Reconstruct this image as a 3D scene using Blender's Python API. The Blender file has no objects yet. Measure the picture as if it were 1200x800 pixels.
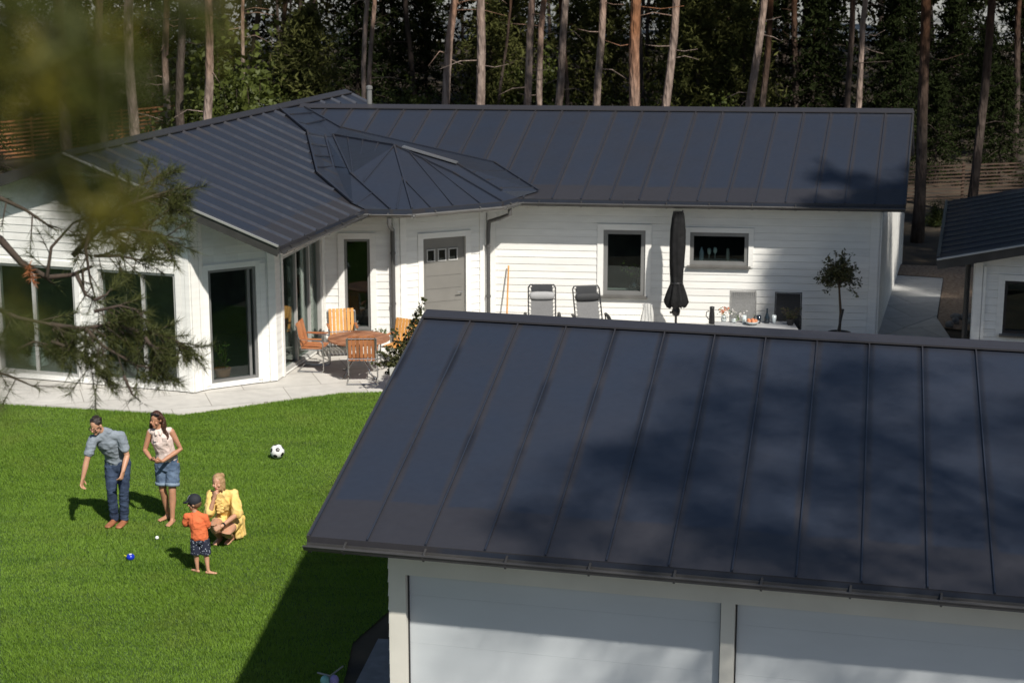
import bpy, math, random
import numpy as np
from mathutils import Vector, Matrix
R = math.radians
random.seed(7)
rng = np.random.default_rng(11)
scene = bpy.context.scene
COL = scene.collection
# ---------------------------------------------------------------- camera maths (photo pixels 1200x800)
FPX, CAMH = 2200.0, 8.7
PIT = math.atan(528 / FPX)
CP, SP = math.cos(PIT), math.sin(PIT)
def ray(px, py):
    u = (px - 600) / FPX; v = (400 - py) / FPX
    return Vector((u, CP + v * SP, -SP + v * CP))
def at(px, py, z):
    d = ray(px, py); t = (z - CAMH) / d.z
    return Vector((d.x * t, d.y * t, z))
def atd(px, py, dist):
    return Vector((0, 0, CAMH)) + ray(px, py) * dist
def V(*a): return Vector(a)
# ---------------------------------------------------------------- mesh builder
class MB:
    def __init__(s): s.v = []; s.f = []; s.uv = {}; s.mi = []
    def add(s, vs, fs, mi=0):
        o = len(s.v); s.v += [tuple(x) for x in vs]
        for f in fs: s.f.append(tuple(i + o for i in f)); s.mi.append(mi)
    def quad(s, a, b, c, d, mi=0): s.add([a, b, c, d], [(0, 1, 2, 3)], mi)
    def box(s, c, size, rz=0, mi=0):
        x, y, z = [k / 2 for k in size]; cs, sn = math.cos(rz), math.sin(rz)
        vs = []
        for dz in (-z, z):
            for dx, dy in ((-x, -y), (x, -y), (x, y), (-x, y)):
                vs.append((c[0] + dx * cs - dy * sn, c[1] + dx * sn + dy * cs, c[2] + dz))
        s.add(vs, [(3, 2, 1, 0), (4, 5, 6, 7), (0, 1, 5, 4), (1, 2, 6, 5), (2, 3, 7, 6), (3, 0, 4, 7)], mi)
    def hexa(s, b, t, mi=0):      # bottom 4, top 4
        s.add(list(b) + list(t), [(3, 2, 1, 0), (4, 5, 6, 7), (0, 1, 5, 4), (1, 2, 6, 5), (2, 3, 7, 6), (3, 0, 4, 7)], mi)
    def bar(s, a, b, w, h, up=(0, 0, 1), mi=0):
        a = Vector(a); b = Vector(b); d = (b - a).normalized(); up = Vector(up)
        sd = d.cross(up)
        if sd.length < 1e-5: sd = d.cross(Vector((0, 1, 0)))
        sd.normalize(); u = sd.cross(d).normalized()
        q = [(-w / 2, -h / 2), (w / 2, -h / 2), (w / 2, h / 2), (-w / 2, h / 2)]
        s.hexa([a + sd * x + u * y for x, y in q], [b + sd * x + u * y for x, y in q], mi)
    def tube(s, pts, rad, n=8, mi=0, flat=None, side=None, cap=True, rnd=False):
        pts = [Vector(p) for p in pts]
        if not hasattr(rad, '__len__'): rad = [rad] * len(pts)
        if rnd:  # rounded ends: add shrinking rings
            p2, r2 = [], []
            def rr(r): return r[0] if hasattr(r, '__len__') else r
            def sc(r, k): return tuple(x * k for x in r) if hasattr(r, '__len__') else r * k
            d = (pts[0] - pts[1]).normalized(); r = rr(rad[0])
            for k in (1.0, .8, .45): p2.append(pts[0] + d * r * k * (1 if not hasattr(rad[0], '__len__') else .8)); r2.append(sc(rad[0], math.sqrt(max(0.001, 1 - k * k)) if k < 1 else .02))
            p2 += pts; r2 += list(rad)
            d = (pts[-1] - pts[-2]).normalized(); r = rr(rad[-1])
            for k in (.45, .8, 1.0): p2.append(pts[-1] + d * r * k * (1 if not hasattr(rad[-1], '__len__') else .8)); r2.append(sc(rad[-1], math.sqrt(max(0.001, 1 - k * k)) if k < 1 else .02))
            pts, rad = p2, r2
        N = len(pts); prev = None; rings = []
        for i, p in enumerate(pts):
            if i == 0: d = pts[1] - p
            elif i == N - 1: d = p - pts[i - 1]
            else: d = (pts[i + 1] - p).normalized() + (p - pts[i - 1]).normalized()
            if d.length < 1e-9: d = Vector((0, 0, 1))
            d.normalize()
            if prev is None:
                ref = Vector(side) if side is not None else (Vector((1, 0, 0)) if abs(d.x) < .8 else Vector((0, 1, 0)))
            else: ref = prev
            a = ref - d * ref.dot(d)
            if a.length < 1e-6: a = Vector((0, 1, 0)) - d * d.y
            a.normalize(); b = d.cross(a); prev = a
            r = rad[i]; ra, rb = (r if hasattr(r, '__len__') else (r, r))
            rings.append([p + a * math.cos(2 * math.pi * k / n) * ra + b * math.sin(2 * math.pi * k / n) * rb for k in range(n)])
        vs = [q for r in rings for q in r]; fs = []
        for i in range(N - 1):
            for k in range(n):
                k2 = (k + 1) % n
                fs.append((i * n + k, i * n + k2, (i + 1) * n + k2, (i + 1) * n + k))
        if cap:
            fs.append(tuple(range(n - 1, -1, -1))); fs.append(tuple((N - 1) * n + k for k in range(n)))
        s.add(vs, fs, mi)
    def lathe(s, prof, c=(0, 0, 0), n=20, mi=0):   # prof: (r,z)
        vs = []
        for r, z in prof:
            for k in range(n):
                a = 2 * math.pi * k / n; vs.append((c[0] + r * math.cos(a), c[1] + r * math.sin(a), c[2] + z))
        fs = []
        for i in range(len(prof) - 1):
            for k in range(n):
                k2 = (k + 1) % n; fs.append((i * n + k, i * n + k2, (i + 1) * n + k2, (i + 1) * n + k))
        fs.append(tuple(range(n - 1, -1, -1))); fs.append(tuple((len(prof) - 1) * n + k for k in range(n)))
        s.add(vs, fs, mi)
    def ball(s, c, r, n=14, m=8, mi=0, rot=None):
        r = r if hasattr(r, '__len__') else (r, r, r)
        prof = [(math.sin(math.pi * i / m), -math.cos(math.pi * i / m)) for i in range(m + 1)]
        vs = []
        for a, z in prof:
            a = max(a, .01)
            for k in range(n):
                t = 2 * math.pi * k / n
                p = Vector((a * math.cos(t) * r[0], a * math.sin(t) * r[1], z * r[2]))
                if rot is not None: p = rot @ p
                vs.append(p + Vector(c))
        fs = []
        for i in range(m):
            for k in range(n):
                k2 = (k + 1) % n; fs.append((i * n + k, i * n + k2, (i + 1) * n + k2, (i + 1) * n + k))
        fs.append(tuple(range(n - 1, -1, -1))); fs.append(tuple(m * n + k for k in range(n)))
        s.add(vs, fs, mi)
def wloc(o):
    p = Vector((0, 0, 0))
    while o is not None: p += o.location; o = o.parent
    return p
def obj(name, mb, mats, parent=None, smooth=False, local=False):
    me = bpy.data.meshes.new(name)
    off = Vector((0, 0, 0)) if (parent is None or local) else wloc(parent)
    me.from_pydata([(x[0] - off.x, x[1] - off.y, x[2] - off.z) for x in mb.v], [], mb.f)
    if not isinstance(mats, (list, tuple)): mats = [mats]
    for m in mats: me.materials.append(m)
    me.polygons.foreach_set('material_index', mb.mi)
    if smooth: me.polygons.foreach_set('use_smooth', [True] * len(me.polygons))
    if mb.uv:
        uvl = me.uv_layers.new(name='pan')
        for fi, co in mb.uv.items():
            for li, c in zip(me.polygons[fi].loop_indices, co): uvl.data[li].uv = c
    me.update()
    o = bpy.data.objects.new(name, me); COL.objects.link(o)
    if parent is not None: o.parent = parent
    return o
def tag(o, label=None, cat=None, group=None, kind=None):
    if label: o['label'] = label
    if cat: o['category'] = cat
    if group: o['group'] = group
    if kind: o['kind'] = kind
    return o
def thing(name, loc, label, cat, group=None, rz=0):
    o = bpy.data.objects.new(name, None); COL.objects.link(o)
    o.empty_display_size = .2
    o.location = loc; o.rotation_euler = (0, 0, rz)
    return tag(o, label, cat, group)
def dup(o, parent=None):
    c = o.copy(); COL.objects.link(c)
    if parent is not None: c.parent = parent
    for ch in list(o.children): dup(ch, c)
    return c
def np_mesh(name, verts, quads, mat, parent=None, tri=False, smooth=False):
    verts = np.asarray(verts, dtype=np.float32).reshape(-1, 3); k = 3 if tri else 4
    quads = np.asarray(quads, dtype=np.int32).reshape(-1, k)
    me = bpy.data.meshes.new(name)
    me.vertices.add(len(verts)); me.vertices.foreach_set('co', verts.ravel())
    me.loops.add(quads.size); me.loops.foreach_set('vertex_index', quads.ravel())
    me.polygons.add(len(quads)); me.polygons.foreach_set('loop_start', np.arange(0, quads.size, k, dtype=np.int32))
    me.polygons.foreach_set('loop_total', np.full(len(quads), k, dtype=np.int32))
    if smooth: me.polygons.foreach_set('use_smooth', np.ones(len(quads), dtype=bool))
    me.materials.append(mat); me.update(calc_edges=True)
    o = bpy.data.objects.new(name, me); COL.objects.link(o)
    if parent is not None: o.parent = parent
    return o
def leaves(centers, size, asp=.5, flat=0.0, seed=None):
    """rhombus leaves at the centres -> verts, quads"""
    g = np.random.default_rng(seed) if seed is not None else rng
    c = np.asarray(centers, dtype=np.float64); n = len(c)
    a = g.normal(size=(n, 3)); a[:, 2] *= (1 - flat); a /= np.linalg.norm(a, axis=1)[:, None] + 1e-9
    b = g.normal(size=(n, 3)); b[:, 2] *= (1 - flat)
    b -= a * (a * b).sum(1)[:, None]; b /= np.linalg.norm(b, axis=1)[:, None] + 1e-9
    s = (size * g.uniform(.6, 1.35, n))[:, None]
    nrm = np.cross(a, b) * s * .12
    v = np.stack([c - a * s * .5, c + b * s * asp * .5 + nrm, c + a * s * .5, c - b * s * asp * .5 + nrm], 1).reshape(-1, 3)
    return v, np.arange(4 * n).reshape(-1, 4)
def needles(bases, dirs, length, width, seed=None):
    g = np.random.default_rng(seed) if seed is not None else rng
    b = np.asarray(bases, float); d = np.asarray(dirs, float); n = len(b)
    s = np.cross(d, g.normal(size=(n, 3))); s /= np.linalg.norm(s, axis=1)[:, None] + 1e-9
    L = (length * g.uniform(.7, 1.15, n))[:, None]
    v = np.stack([b - s * width / 2, b + s * width / 2, b + d * L], 1).reshape(-1, 3)
    return v, np.arange(3 * n).reshape(-1, 3)
# ---------------------------------------------------------------- materials
def new_mat(name):
    m = bpy.data.materials.new(name); m.use_nodes = True
    nt = m.node_tree; b = nt.nodes['Principled BSDF']
    return m, nt, b
def mat(name, col, rough=.6, metal=0, var=.0, vscale=4, spec=.5, bump=0, bscale=40, sss=0, trans=0, coat=0, obj_rand=0, col2=None, mapping=(1, 1, 1), detail=4):
    m, nt, b = new_mat(name); N = nt.nodes; L = nt.links
    b.inputs['Roughness'].default_value = rough; b.inputs['Metallic'].default_value = metal
    b.inputs['Specular IOR Level'].default_value = spec
    b.inputs['Base Color'].default_value = (*col, 1)
    tc = N.new('ShaderNodeTexCoord'); mp = N.new('ShaderNodeMapping'); mp.inputs['Scale'].default_value = mapping
    L.new(tc.outputs['Object'], mp.inputs['Vector'])
    if var or col2:
        nz = N.new('ShaderNodeTexNoise'); nz.inputs['Scale'].default_value = vscale; nz.inputs['Detail'].default_value = detail
        L.new(mp.outputs[0], nz.inputs['Vector'])
        cr = N.new('ShaderNodeValToRGB'); c2 = col2 or tuple(c * (1 + var) for c in col); c1 = col if col2 else tuple(c * (1 - var) for c in col)
        cr.color_ramp.elements[0].position = .3; cr.color_ramp.elements[1].position = .7
        cr.color_ramp.elements[0].color = (*c1, 1); cr.color_ramp.elements[1].color = (*c2, 1)
        L.new(nz.outputs[0], cr.inputs[0]); out = cr.outputs[0]
        if obj_rand:
            oi = N.new('ShaderNodeObjectInfo'); hs = N.new('ShaderNodeHueSaturation')
            mr = N.new('ShaderNodeMapRange'); mr.inputs[3].default_value = 1 - obj_rand; mr.inputs[4].default_value = 1 + obj_rand
            L.new(oi.outputs['Random'], mr.inputs[0]); L.new(mr.outputs[0], hs.inputs['Value']); L.new(out, hs.inputs['Color']); out = hs.outputs[0]
        L.new(out, b.inputs['Base Color'])
    if bump:
        nb = N.new('ShaderNodeTexNoise'); nb.inputs['Scale'].default_value = bscale; nb.inputs['Detail'].default_value = 5
        L.new(mp.outputs[0], nb.inputs['Vector'])
        bp = N.new('ShaderNodeBump'); bp.inputs['Strength'].default_value = bump; bp.inputs['Distance'].default_value = .02
        L.new(nb.outputs[0], bp.inputs['Height']); L.new(bp.outputs[0], b.inputs['Normal'])
    if sss:
        b.inputs['Subsurface Weight'].default_value = sss; b.inputs['Subsurface Radius'].default_value = (.02, .008, .004); b.inputs['Subsurface Scale'].default_value = .5
    if coat: b.inputs['Coat Weight'].default_value = coat
    return m
def foliage(name, dark, light, vscale=2.0, trans=.25, rough=.55, spec=.3):
    m, nt, b = new_mat(name); N = nt.nodes; L = nt.links
    tc = N.new('ShaderNodeTexCoord'); gp = N.new('ShaderNodeNewGeometry'); oi = N.new('ShaderNodeObjectInfo')
    n1 = N.new('ShaderNodeTexNoise'); n1.inputs['Scale'].default_value = vscale; n1.inputs['Detail'].default_value = 3
    L.new(tc.outputs['Object'], n1.inputs['Vector'])
    ad = N.new('ShaderNodeMath'); ad.operation = 'MULTIPLY_ADD'; ad.inputs[1].default_value = .5
    L.new(gp.outputs['Random Per Island'], ad.inputs[0]); L.new(n1.outputs[0], ad.inputs[2])
    a2 = N.new('ShaderNodeMath'); a2.operation = 'MULTIPLY_ADD'; a2.inputs[1].default_value = .25
    L.new(oi.outputs['Random'], a2.inputs[0]); L.new(ad.outputs[0], a2.inputs[2])
    cr = N.new('ShaderNodeValToRGB'); cr.color_ramp.elements[0].position = .45; cr.color_ramp.elements[1].position = 1.15 if False else 1.0
    cr.color_ramp.elements[0].color = (*dark, 1); cr.color_ramp.elements[1].color = (*light, 1)
    L.new(a2.outputs[0], cr.inputs[0]); L.new(cr.outputs[0], b.inputs['Base Color'])
    b.inputs['Roughness'].default_value = rough; b.inputs['Specular IOR Level'].default_value = spec
    if trans:
        tr = N.new('ShaderNodeBsdfTranslucent'); mx = N.new('ShaderNodeMixShader'); mx.inputs[0].default_value = trans
        L.new(cr.outputs[0], tr.inputs['Color']); L.new(b.outputs[0], mx.inputs[1]); L.new(tr.outputs[0], mx.inputs[2])
        L.new(mx.outputs[0], N['Material Output'].inputs['Surface'])
    return m
def glass_mat(name, tint=(.86, .93, .9), base=.0):
    m, nt, b = new_mat(name); N = nt.nodes; L = nt.links; N.remove(b)
    tr = N.new('ShaderNodeBsdfTransparent'); tr.inputs[0].default_value = (*tint, 1)
    gl = N.new('ShaderNodeBsdfGlossy'); gl.inputs['Roughness'].default_value = .004; gl.inputs[0].default_value = (.9, .95, .93, 1)
    fr = N.new('ShaderNodeFresnel'); fr.inputs[0].default_value = 1.5
    ma = N.new('ShaderNodeMath'); ma.operation = 'MULTIPLY_ADD'; ma.inputs[1].default_value = .8; ma.inputs[2].default_value = base
    L.new(fr.outputs[0], ma.inputs[0])
    mx = N.new('ShaderNodeMixShader'); L.new(ma.outputs[0], mx.inputs[0]); L.new(tr.outputs[0], mx.inputs[1]); L.new(gl.outputs[0], mx.inputs[2])
    L.new(mx.outputs[0], N['Material Output'].inputs['Surface'])
    return m
def roof_mat(name, base=(.031, .032, .0375), streak=False):
    m, nt, b = new_mat(name); N = nt.nodes; L = nt.links
    uv = N.new('ShaderNodeUVMap'); uv.uv_map = 'pan'
    sx = N.new('ShaderNodeSeparateXYZ'); L.new(uv.outputs[0], sx.inputs[0])
    tc = N.new('ShaderNodeTexCoord')
    nz = N.new('ShaderNodeTexNoise'); nz.inputs['Scale'].default_value = 1.3; nz.inputs['Detail'].default_value = 5
    L.new(tc.outputs['Object'], nz.inputs['Vector'])
    n2 = N.new('ShaderNodeTexNoise'); n2.inputs['Scale'].default_value = 14; n2.inputs['Detail'].default_value = 4
    L.new(tc.outputs['Object'], n2.inputs['Vector'])
    # dried-dew patch inside every pan: edge distance across and along
    def mth(op, a=None, bb=None, c=None):
        q = N.new('ShaderNodeMath'); q.operation = op
        for i, x in enumerate((a, bb, c)):
            if x is None: continue
            if isinstance(x, (int, float)): q.inputs[i].default_value = x
            else: L.new(x, q.inputs[i])
        return q.outputs[0]
    cu = mth('ABSOLUTE', mth('SUBTRACT', sx.outputs[0], .5))          # 0 centre .5 edge
    ju = mth('MULTIPLY_ADD', nz.outputs[0], .10, -.05)
    inu = N.new('ShaderNodeMapRange'); inu.interpolation_type = 'SMOOTHSTEP'; L.new(mth('ADD', cu, ju), inu.inputs[0])
    inu.inputs[1].default_value = .44; inu.inputs[2].default_value = .36
    inv = N.new('ShaderNodeMapRange'); inv.interpolation_type = 'SMOOTHSTEP'; L.new(mth('ADD', sx.outputs[1], mth('MULTIPLY_ADD', nz.outputs[0], .04, -.02)), inv.inputs[0])
    inv.inputs[1].default_value = .135; inv.inputs[2].default_value = .15
    msk = mth('MULTIPLY', inu.outputs[0], inv.outputs[0])
    msk = mth('MULTIPLY', msk, mth('MULTIPLY_ADD', nz.outputs[0], .8, .35))
    mixc = N.new('ShaderNodeMix'); mixc.data_type = 'RGBA'
    mixc.inputs[6].default_value = (base[0] * 1.06, base[1] * 1.0, base[2] * .97, 1); mixc.inputs[7].default_value = (base[0] * .74, base[1] * .93, base[2] * 1.22, 1)
    L.new(msk, mixc.inputs[0])
    colr = mixc.outputs[2]
    if streak:   # dark streaks hugging the standing seams
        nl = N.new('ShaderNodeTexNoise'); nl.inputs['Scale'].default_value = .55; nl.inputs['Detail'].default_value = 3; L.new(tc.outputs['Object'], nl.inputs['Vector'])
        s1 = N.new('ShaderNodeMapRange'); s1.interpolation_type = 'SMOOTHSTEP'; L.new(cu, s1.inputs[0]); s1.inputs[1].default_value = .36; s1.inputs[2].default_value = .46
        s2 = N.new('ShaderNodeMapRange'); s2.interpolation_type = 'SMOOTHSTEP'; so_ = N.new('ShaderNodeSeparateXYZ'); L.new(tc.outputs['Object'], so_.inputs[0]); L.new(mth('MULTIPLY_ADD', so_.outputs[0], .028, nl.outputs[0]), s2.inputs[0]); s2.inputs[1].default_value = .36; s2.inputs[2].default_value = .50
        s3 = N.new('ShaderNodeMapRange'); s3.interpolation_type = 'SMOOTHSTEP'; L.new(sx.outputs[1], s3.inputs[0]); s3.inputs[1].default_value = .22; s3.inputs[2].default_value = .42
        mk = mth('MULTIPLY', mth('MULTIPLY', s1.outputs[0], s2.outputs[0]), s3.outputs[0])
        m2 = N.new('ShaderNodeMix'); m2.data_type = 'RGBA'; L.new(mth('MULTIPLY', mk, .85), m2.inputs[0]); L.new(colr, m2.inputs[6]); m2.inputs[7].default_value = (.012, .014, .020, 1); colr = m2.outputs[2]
    vr = N.new('ShaderNodeMapRange'); L.new(n2.outputs[0], vr.inputs[0]); vr.inputs[3].default_value = .9; vr.inputs[4].default_value = 1.12
    hs = N.new('ShaderNodeHueSaturation'); L.new(vr.outputs[0], hs.inputs['Value']); L.new(colr, hs.inputs['Color'])
    L.new(hs.outputs[0], b.inputs['Base Color'])
    rr = N.new('ShaderNodeMapRange'); L.new(nz.outputs[0], rr.inputs[0]); rr.inputs[3].default_value = .26; rr.inputs[4].default_value = .40
    L.new(rr.outputs[0], b.inputs['Roughness'])
    b.inputs['Specular IOR Level'].default_value = .55
    bp = N.new('ShaderNodeBump'); bp.inputs['Strength'].default_value = .45; bp.inputs['Distance'].default_value = .03
    n3 = N.new('ShaderNodeTexNoise'); n3.inputs['Scale'].default_value = 2.2; n3.inputs['Detail'].default_value = 2
    L.new(tc.outputs['Object'], n3.inputs['Vector']); L.new(n3.outputs[0], bp.inputs['Height']); L.new(bp.outputs[0], b.inputs['Normal'])
    return m
M = {}
M['white'] = mat('white_paint', (.80, .79, .75), .55, var=.05, vscale=2.5, mapping=(1, 1, 6), bump=.05, bscale=60)
def island_var(m, lo, hi):
    nt = m.node_tree; b = nt.nodes['Principled BSDF']; src = b.inputs['Base Color'].links[0].from_socket
    g = nt.nodes.new('ShaderNodeNewGeometry'); mr = nt.nodes.new('ShaderNodeMapRange'); mr.inputs[3].default_value = lo; mr.inputs[4].default_value = hi
    hs = nt.nodes.new('ShaderNodeHueSaturation'); nt.links.new(g.outputs['Random Per Island'], mr.inputs[0]); nt.links.new(mr.outputs[0], hs.inputs['Value']); nt.links.new(src, hs.inputs['Color']); nt.links.new(hs.outputs[0], b.inputs['Base Color'])
island_var(M['white'], .93, 1.03)
M['beige'] = mat('beige_trim_paint', (.62, .60, .53), .5, var=.05, vscale=3)
M['grey_door'] = mat('grey_door_paint', (.175, .168, .152), .5, var=.06, vscale=3)
M['frame'] = mat('grey_window_metal', (.20, .20, .195), .4, metal=.2, var=.08)
M['lframe'] = mat('light_window_frame', (.42, .42, .40), .45, var=.08)
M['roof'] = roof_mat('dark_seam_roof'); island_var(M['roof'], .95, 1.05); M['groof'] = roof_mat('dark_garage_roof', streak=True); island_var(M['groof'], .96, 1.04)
M['gutter'] = mat('dark_gutter_metal', (.06, .058, .056), .35, metal=.3, var=.2)
M['gutter2'] = mat('brownish_gutter_metal', (.17, .165, .155), .3, metal=.5, var=.15)
M['darkmetal'] = mat('dark_metal', (.03, .03, .032), .4, metal=.4)
M['glass'] = glass_mat('window_glass')
M['interior'] = mat('interior_wall', (.30, .28, .25), .8, var=.1)
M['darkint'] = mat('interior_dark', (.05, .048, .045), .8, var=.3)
M['floor'] = mat('interior_floor', (.36, .34, .31), .5, var=.1)
M['panel'] = mat('garage_panel', (.50, .53, .545), .42, var=.04, vscale=1.2, mapping=(1, 1, 3), bump=.06, bscale=3)
M['steel'] = mat('steel_tube', (.45, .45, .44), .25, metal=.9)
M['pipe'] = mat('dark_grey_pipe', (.095, .093, .09), .4, metal=.2, var=.1)
SKY, SUN, EXPO = 0.062, 4.3, 0.36
# ---------------------------------------------------------------- world, sun, camera
SUN_EL = R(46); TR = Vector((-.46, .888, 0)).normalized()     # horizontal travel of the light
w = bpy.data.worlds.new('World'); scene.world = w; w.use_nodes = True
nt = w.node_tree; bg = nt.nodes['Background']
sky = nt.nodes.new('ShaderNodeTexSky'); sky.sky_type = 'NISHITA'; sky.sun_disc = False
sky.sun_elevation = SUN_EL; sky.sun_rotation = math.atan2(-TR.x, -TR.y); sky.air_density = 1.0; sky.dust_density = .6
nt.links.new(sky.outputs[0], bg.inputs[0]); bg.inputs[1].default_value = SKY
sd = bpy.data.lights.new('sun', 'SUN'); sd.energy = SUN; sd.angle = R(1.2); sd.color = (1, .95, .87)
so = bpy.data.objects.new('sun', sd); COL.objects.link(so)
dirv = Vector((TR.x * math.cos(SUN_EL), TR.y * math.cos(SUN_EL), -math.sin(SUN_EL)))
so.rotation_euler = dirv.to_track_quat('-Z', 'Y').to_euler(); so.location = (10, -10, 30)
cd = bpy.data.cameras.new('camera'); cam = bpy.data.objects.new('camera', cd); COL.objects.link(cam)
cam.location = (0, 0, CAMH); cam.rotation_euler = (math.pi / 2 - PIT, 0, 0)
cd.sensor_width = 36; cd.lens = 36 * FPX / 1200; cd.clip_start = .1; cd.clip_end = 3000
cd.dof.use_dof = True; cd.dof.focus_distance = 21; cd.dof.aperture_fstop = 3.6
scene.camera = cam
vs = scene.view_settings
vs.view_transform = 'Standard'; vs.look = 'None'; vs.exposure = EXPO; vs.gamma = 1
scene.render.engine = 'CYCLES'
scene.cycles.max_bounces = 6; scene.cycles.transparent_max_bounces = 12; scene.cycles.use_denoising = True
scene.cycles.diffuse_bounces = 3; scene.cycles.glossy_bounces = 3; scene.cycles.caustics_reflective = False; scene.cycles.caustics_refractive = False
# ---------------------------------------------------------------- ground sheets
def sheet(name, poly, z, m, kind='structure', thick=None):
    mb = MB()
    if thick:
        n = len(poly)
        mb.add([(p[0], p[1], z) for p in poly] + [(p[0], p[1], z - thick) for p in poly],
               [tuple(range(n))] + [(i, i + n, (i + 1) % n + n, (i + 1) % n) for i in range(n)])
    else: mb.add([(p[0], p[1], z) for p in poly], [tuple(range(len(poly)))])
    o = obj(name, mb, m); o['kind'] = kind
    return o
M['soil'] = mat('forest_floor', (.018, .014, .009), .95, col2=(.07, .05, .028), vscale=1.4, detail=8, bump=.4, bscale=6)
M['lawnsoil'] = mat('lawn_soil', (.030, .062, .010), .95, col2=(.055, .10, .018), vscale=1.5)
def paver_mat(name, c1, c2, sx, sy, rot=0):
    m, nt, b = new_mat(name); N = nt.nodes; L = nt.links
    tc = N.new('ShaderNodeTexCoord'); mp = N.new('ShaderNodeMapping'); mp.inputs['Rotation'].default_value = (0, 0, rot)
    L.new(tc.outputs['Object'], mp.inputs[0])
    br = N.new('ShaderNodeTexBrick'); br.offset = 0.5; br.inputs['Scale'].default_value = 1
    br.inputs['Brick Width'].default_value = sx; br.inputs['Row Height'].default_value = sy; br.inputs['Mortar Size'].default_value = .008
    br.inputs['Color1'].default_value = (*c1, 1); br.inputs['Color2'].default_value = (*c2, 1); br.inputs['Mortar'].default_value = (c1[0] * .55, c1[1] * .53, c1[2] * .5, 1)
    L.new(mp.outputs[0], br.inputs['Vector'])
    nz = N.new('ShaderNodeTexNoise'); nz.inputs['Scale'].default_value = 5; nz.inputs['Detail'].default_value = 8; L.new(mp.outputs[0], nz.inputs['Vector'])
    hs = N.new('ShaderNodeHueSaturation'); mr = N.new('ShaderNodeMapRange'); mr.inputs[3].default_value = .8; mr.inputs[4].default_value = 1.2
    L.new(nz.outputs[0], mr.inputs[0]); L.new(mr.outputs[0], hs.inputs['Value']); L.new(br.outputs[0], hs.inputs['Color']); L.new(hs.outputs[0], b.inputs['Base Color'])
    b.inputs['Roughness'].default_value = .85
    return m
M['paver'] = paver_mat('paving_slabs', (.50, .48, .44), (.56, .54, .50), 1.4, .9, R(-17))
M['paver2'] = paver_mat('path_slabs', (.40, .40, .39), (.46, .46, .45), 1.2, 1.2, R(-15))
M['gravel'] = mat('gravel_litter', (.16, .10, .06), .95, col2=(.34, .26, .19), vscale=14, detail=8, bump=.6, bscale=40)
M['sand'] = mat('pale_field', (.16, .16, .14), .9, col2=(.36, .36, .33), vscale=.3)
# terrain: flat round the houses, a gentle rise far behind
mb = MB(); nx, ny = 60, 70
xs = np.linspace(-260, 260, nx); ys = np.concatenate([np.linspace(-60, 60, 20), np.linspace(64, 700, ny - 20)])
gx, gy = np.meshgrid(xs, ys)
gz = np.where(gy > 66, -0.02 + 1.5 * (1 - np.exp(-np.maximum(gy - 66, 0) / 22)) * (.6 + .4 * np.sin(gx * .07 + 1)), -.02)
idx = np.arange(nx * ny).reshape(ny, nx)
q = np.stack([idx[:-1, :-1], idx[:-1, 1:], idx[1:, 1:], idx[1:, :-1]], -1).reshape(-1, 4)
g = np_mesh('ground', np.stack([gx, gy, gz], -1).reshape(-1, 3), q, M['soil'], smooth=True); g['kind'] = 'structure'
def ground_z(x, y): return -0.02 if y <= 66 else -0.02 + 1.5 * (1 - math.exp(-(y - 66) / 22)) * (.6 + .4 * math.sin(x * .07 + 1))
L0, L1, L2, L3 = at(0, 473, 0), at(213, 486, 0), at(402, 460, 0), at(450, 459, 0)
lawn_edge = [(-22, 35.6), (L0.x, L0.y), (L1.x, L1.y), (L2.x, L2.y), (L3.x, L3.y), (0.5, 32.5)]
lawn_poly = [(-22, 8), (-2.6, 8), (-2.6, 19.0), (-1.9, 19.4), (-1.9, 20.9), (0.3, 27), (0.5, 32.5)] + lawn_edge[::-1][1:]
sheet('lawn', lawn_poly, -.006, M['lawnsoil'])
sheet('patio_paving', [(-22, 35.6), (-22, 40), (9, 40), (8.5, 33), (6, 30), (0.5, 29.5), (0.5, 32.5)] + lawn_edge[::-1][1:-1], .03, M['paver'], thick=.08)
sheet('side_path', [(6.9, 36.0), at(1098, 372, 0).xy, at(1105, 328, 0).xy, at(1030, 323, 0).xy], .04, M['paver2'], thick=.06)
sheet('gravel_bed', [at(1097.5, 384, 0).xy, (9.6, 37.2), (11.5, 42.0), at(1105, 327, 0).xy, at(1020, 320, 0).xy, (7.6, 45.5), (12.6, 43.6), (11, 36)][:1] + [(11.0, 36.3), (12.8, 43.4), (8.6, 44.2), at(1035, 321, 0).xy, at(1105.5, 326, 0).xy], .012, M['gravel'])
sheet('garage_pad', [(-2.75, 12.0), (10, 9), (10, 19.5), (-1.6, 21.0)], .012, mat('dark_paving', (.16, .16, .17), .8, var=.2, vscale=6), thick=.05)
sheet('pale_field', [(-40, 150), (90, 130), (140, 260), (-60, 260)], 2.2, M['sand'])
# real grass blades on the mown lawn
def in_poly(x, y, poly):
    ins = np.zeros(len(x), bool); n = len(poly)
    for i in range(n):
        x1, y1 = poly[i]; x2, y2 = poly[(i + 1) % n]
        c = ((y1 > y) != (y2 > y)) & (x < (x2 - x1) * (y - y1) / (y2 - y1 + 1e-12) + x1); ins ^= c
    return ins
NB = 1000000
bx = rng.uniform(-10.6, .2, NB); by = rng.uniform(18.2, 33.6, NB)
k = in_poly(bx, by, lawn_poly) & (np.abs(bx) < by * .2727 * .98 + .5); bx, by = bx[k], by[k]; nb = len(bx)
hh = rng.uniform(.014, .034, nb) * (1 + .2 * np.sin(bx * 2.1 + by * 1.3))
ww = rng.uniform(.0032, .007, nb); th = rng.uniform(0, 2 * np.pi, nb)
lean = rng.uniform(.3, 1.1, nb); lth = rng.uniform(0, 2 * np.pi, nb)
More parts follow.
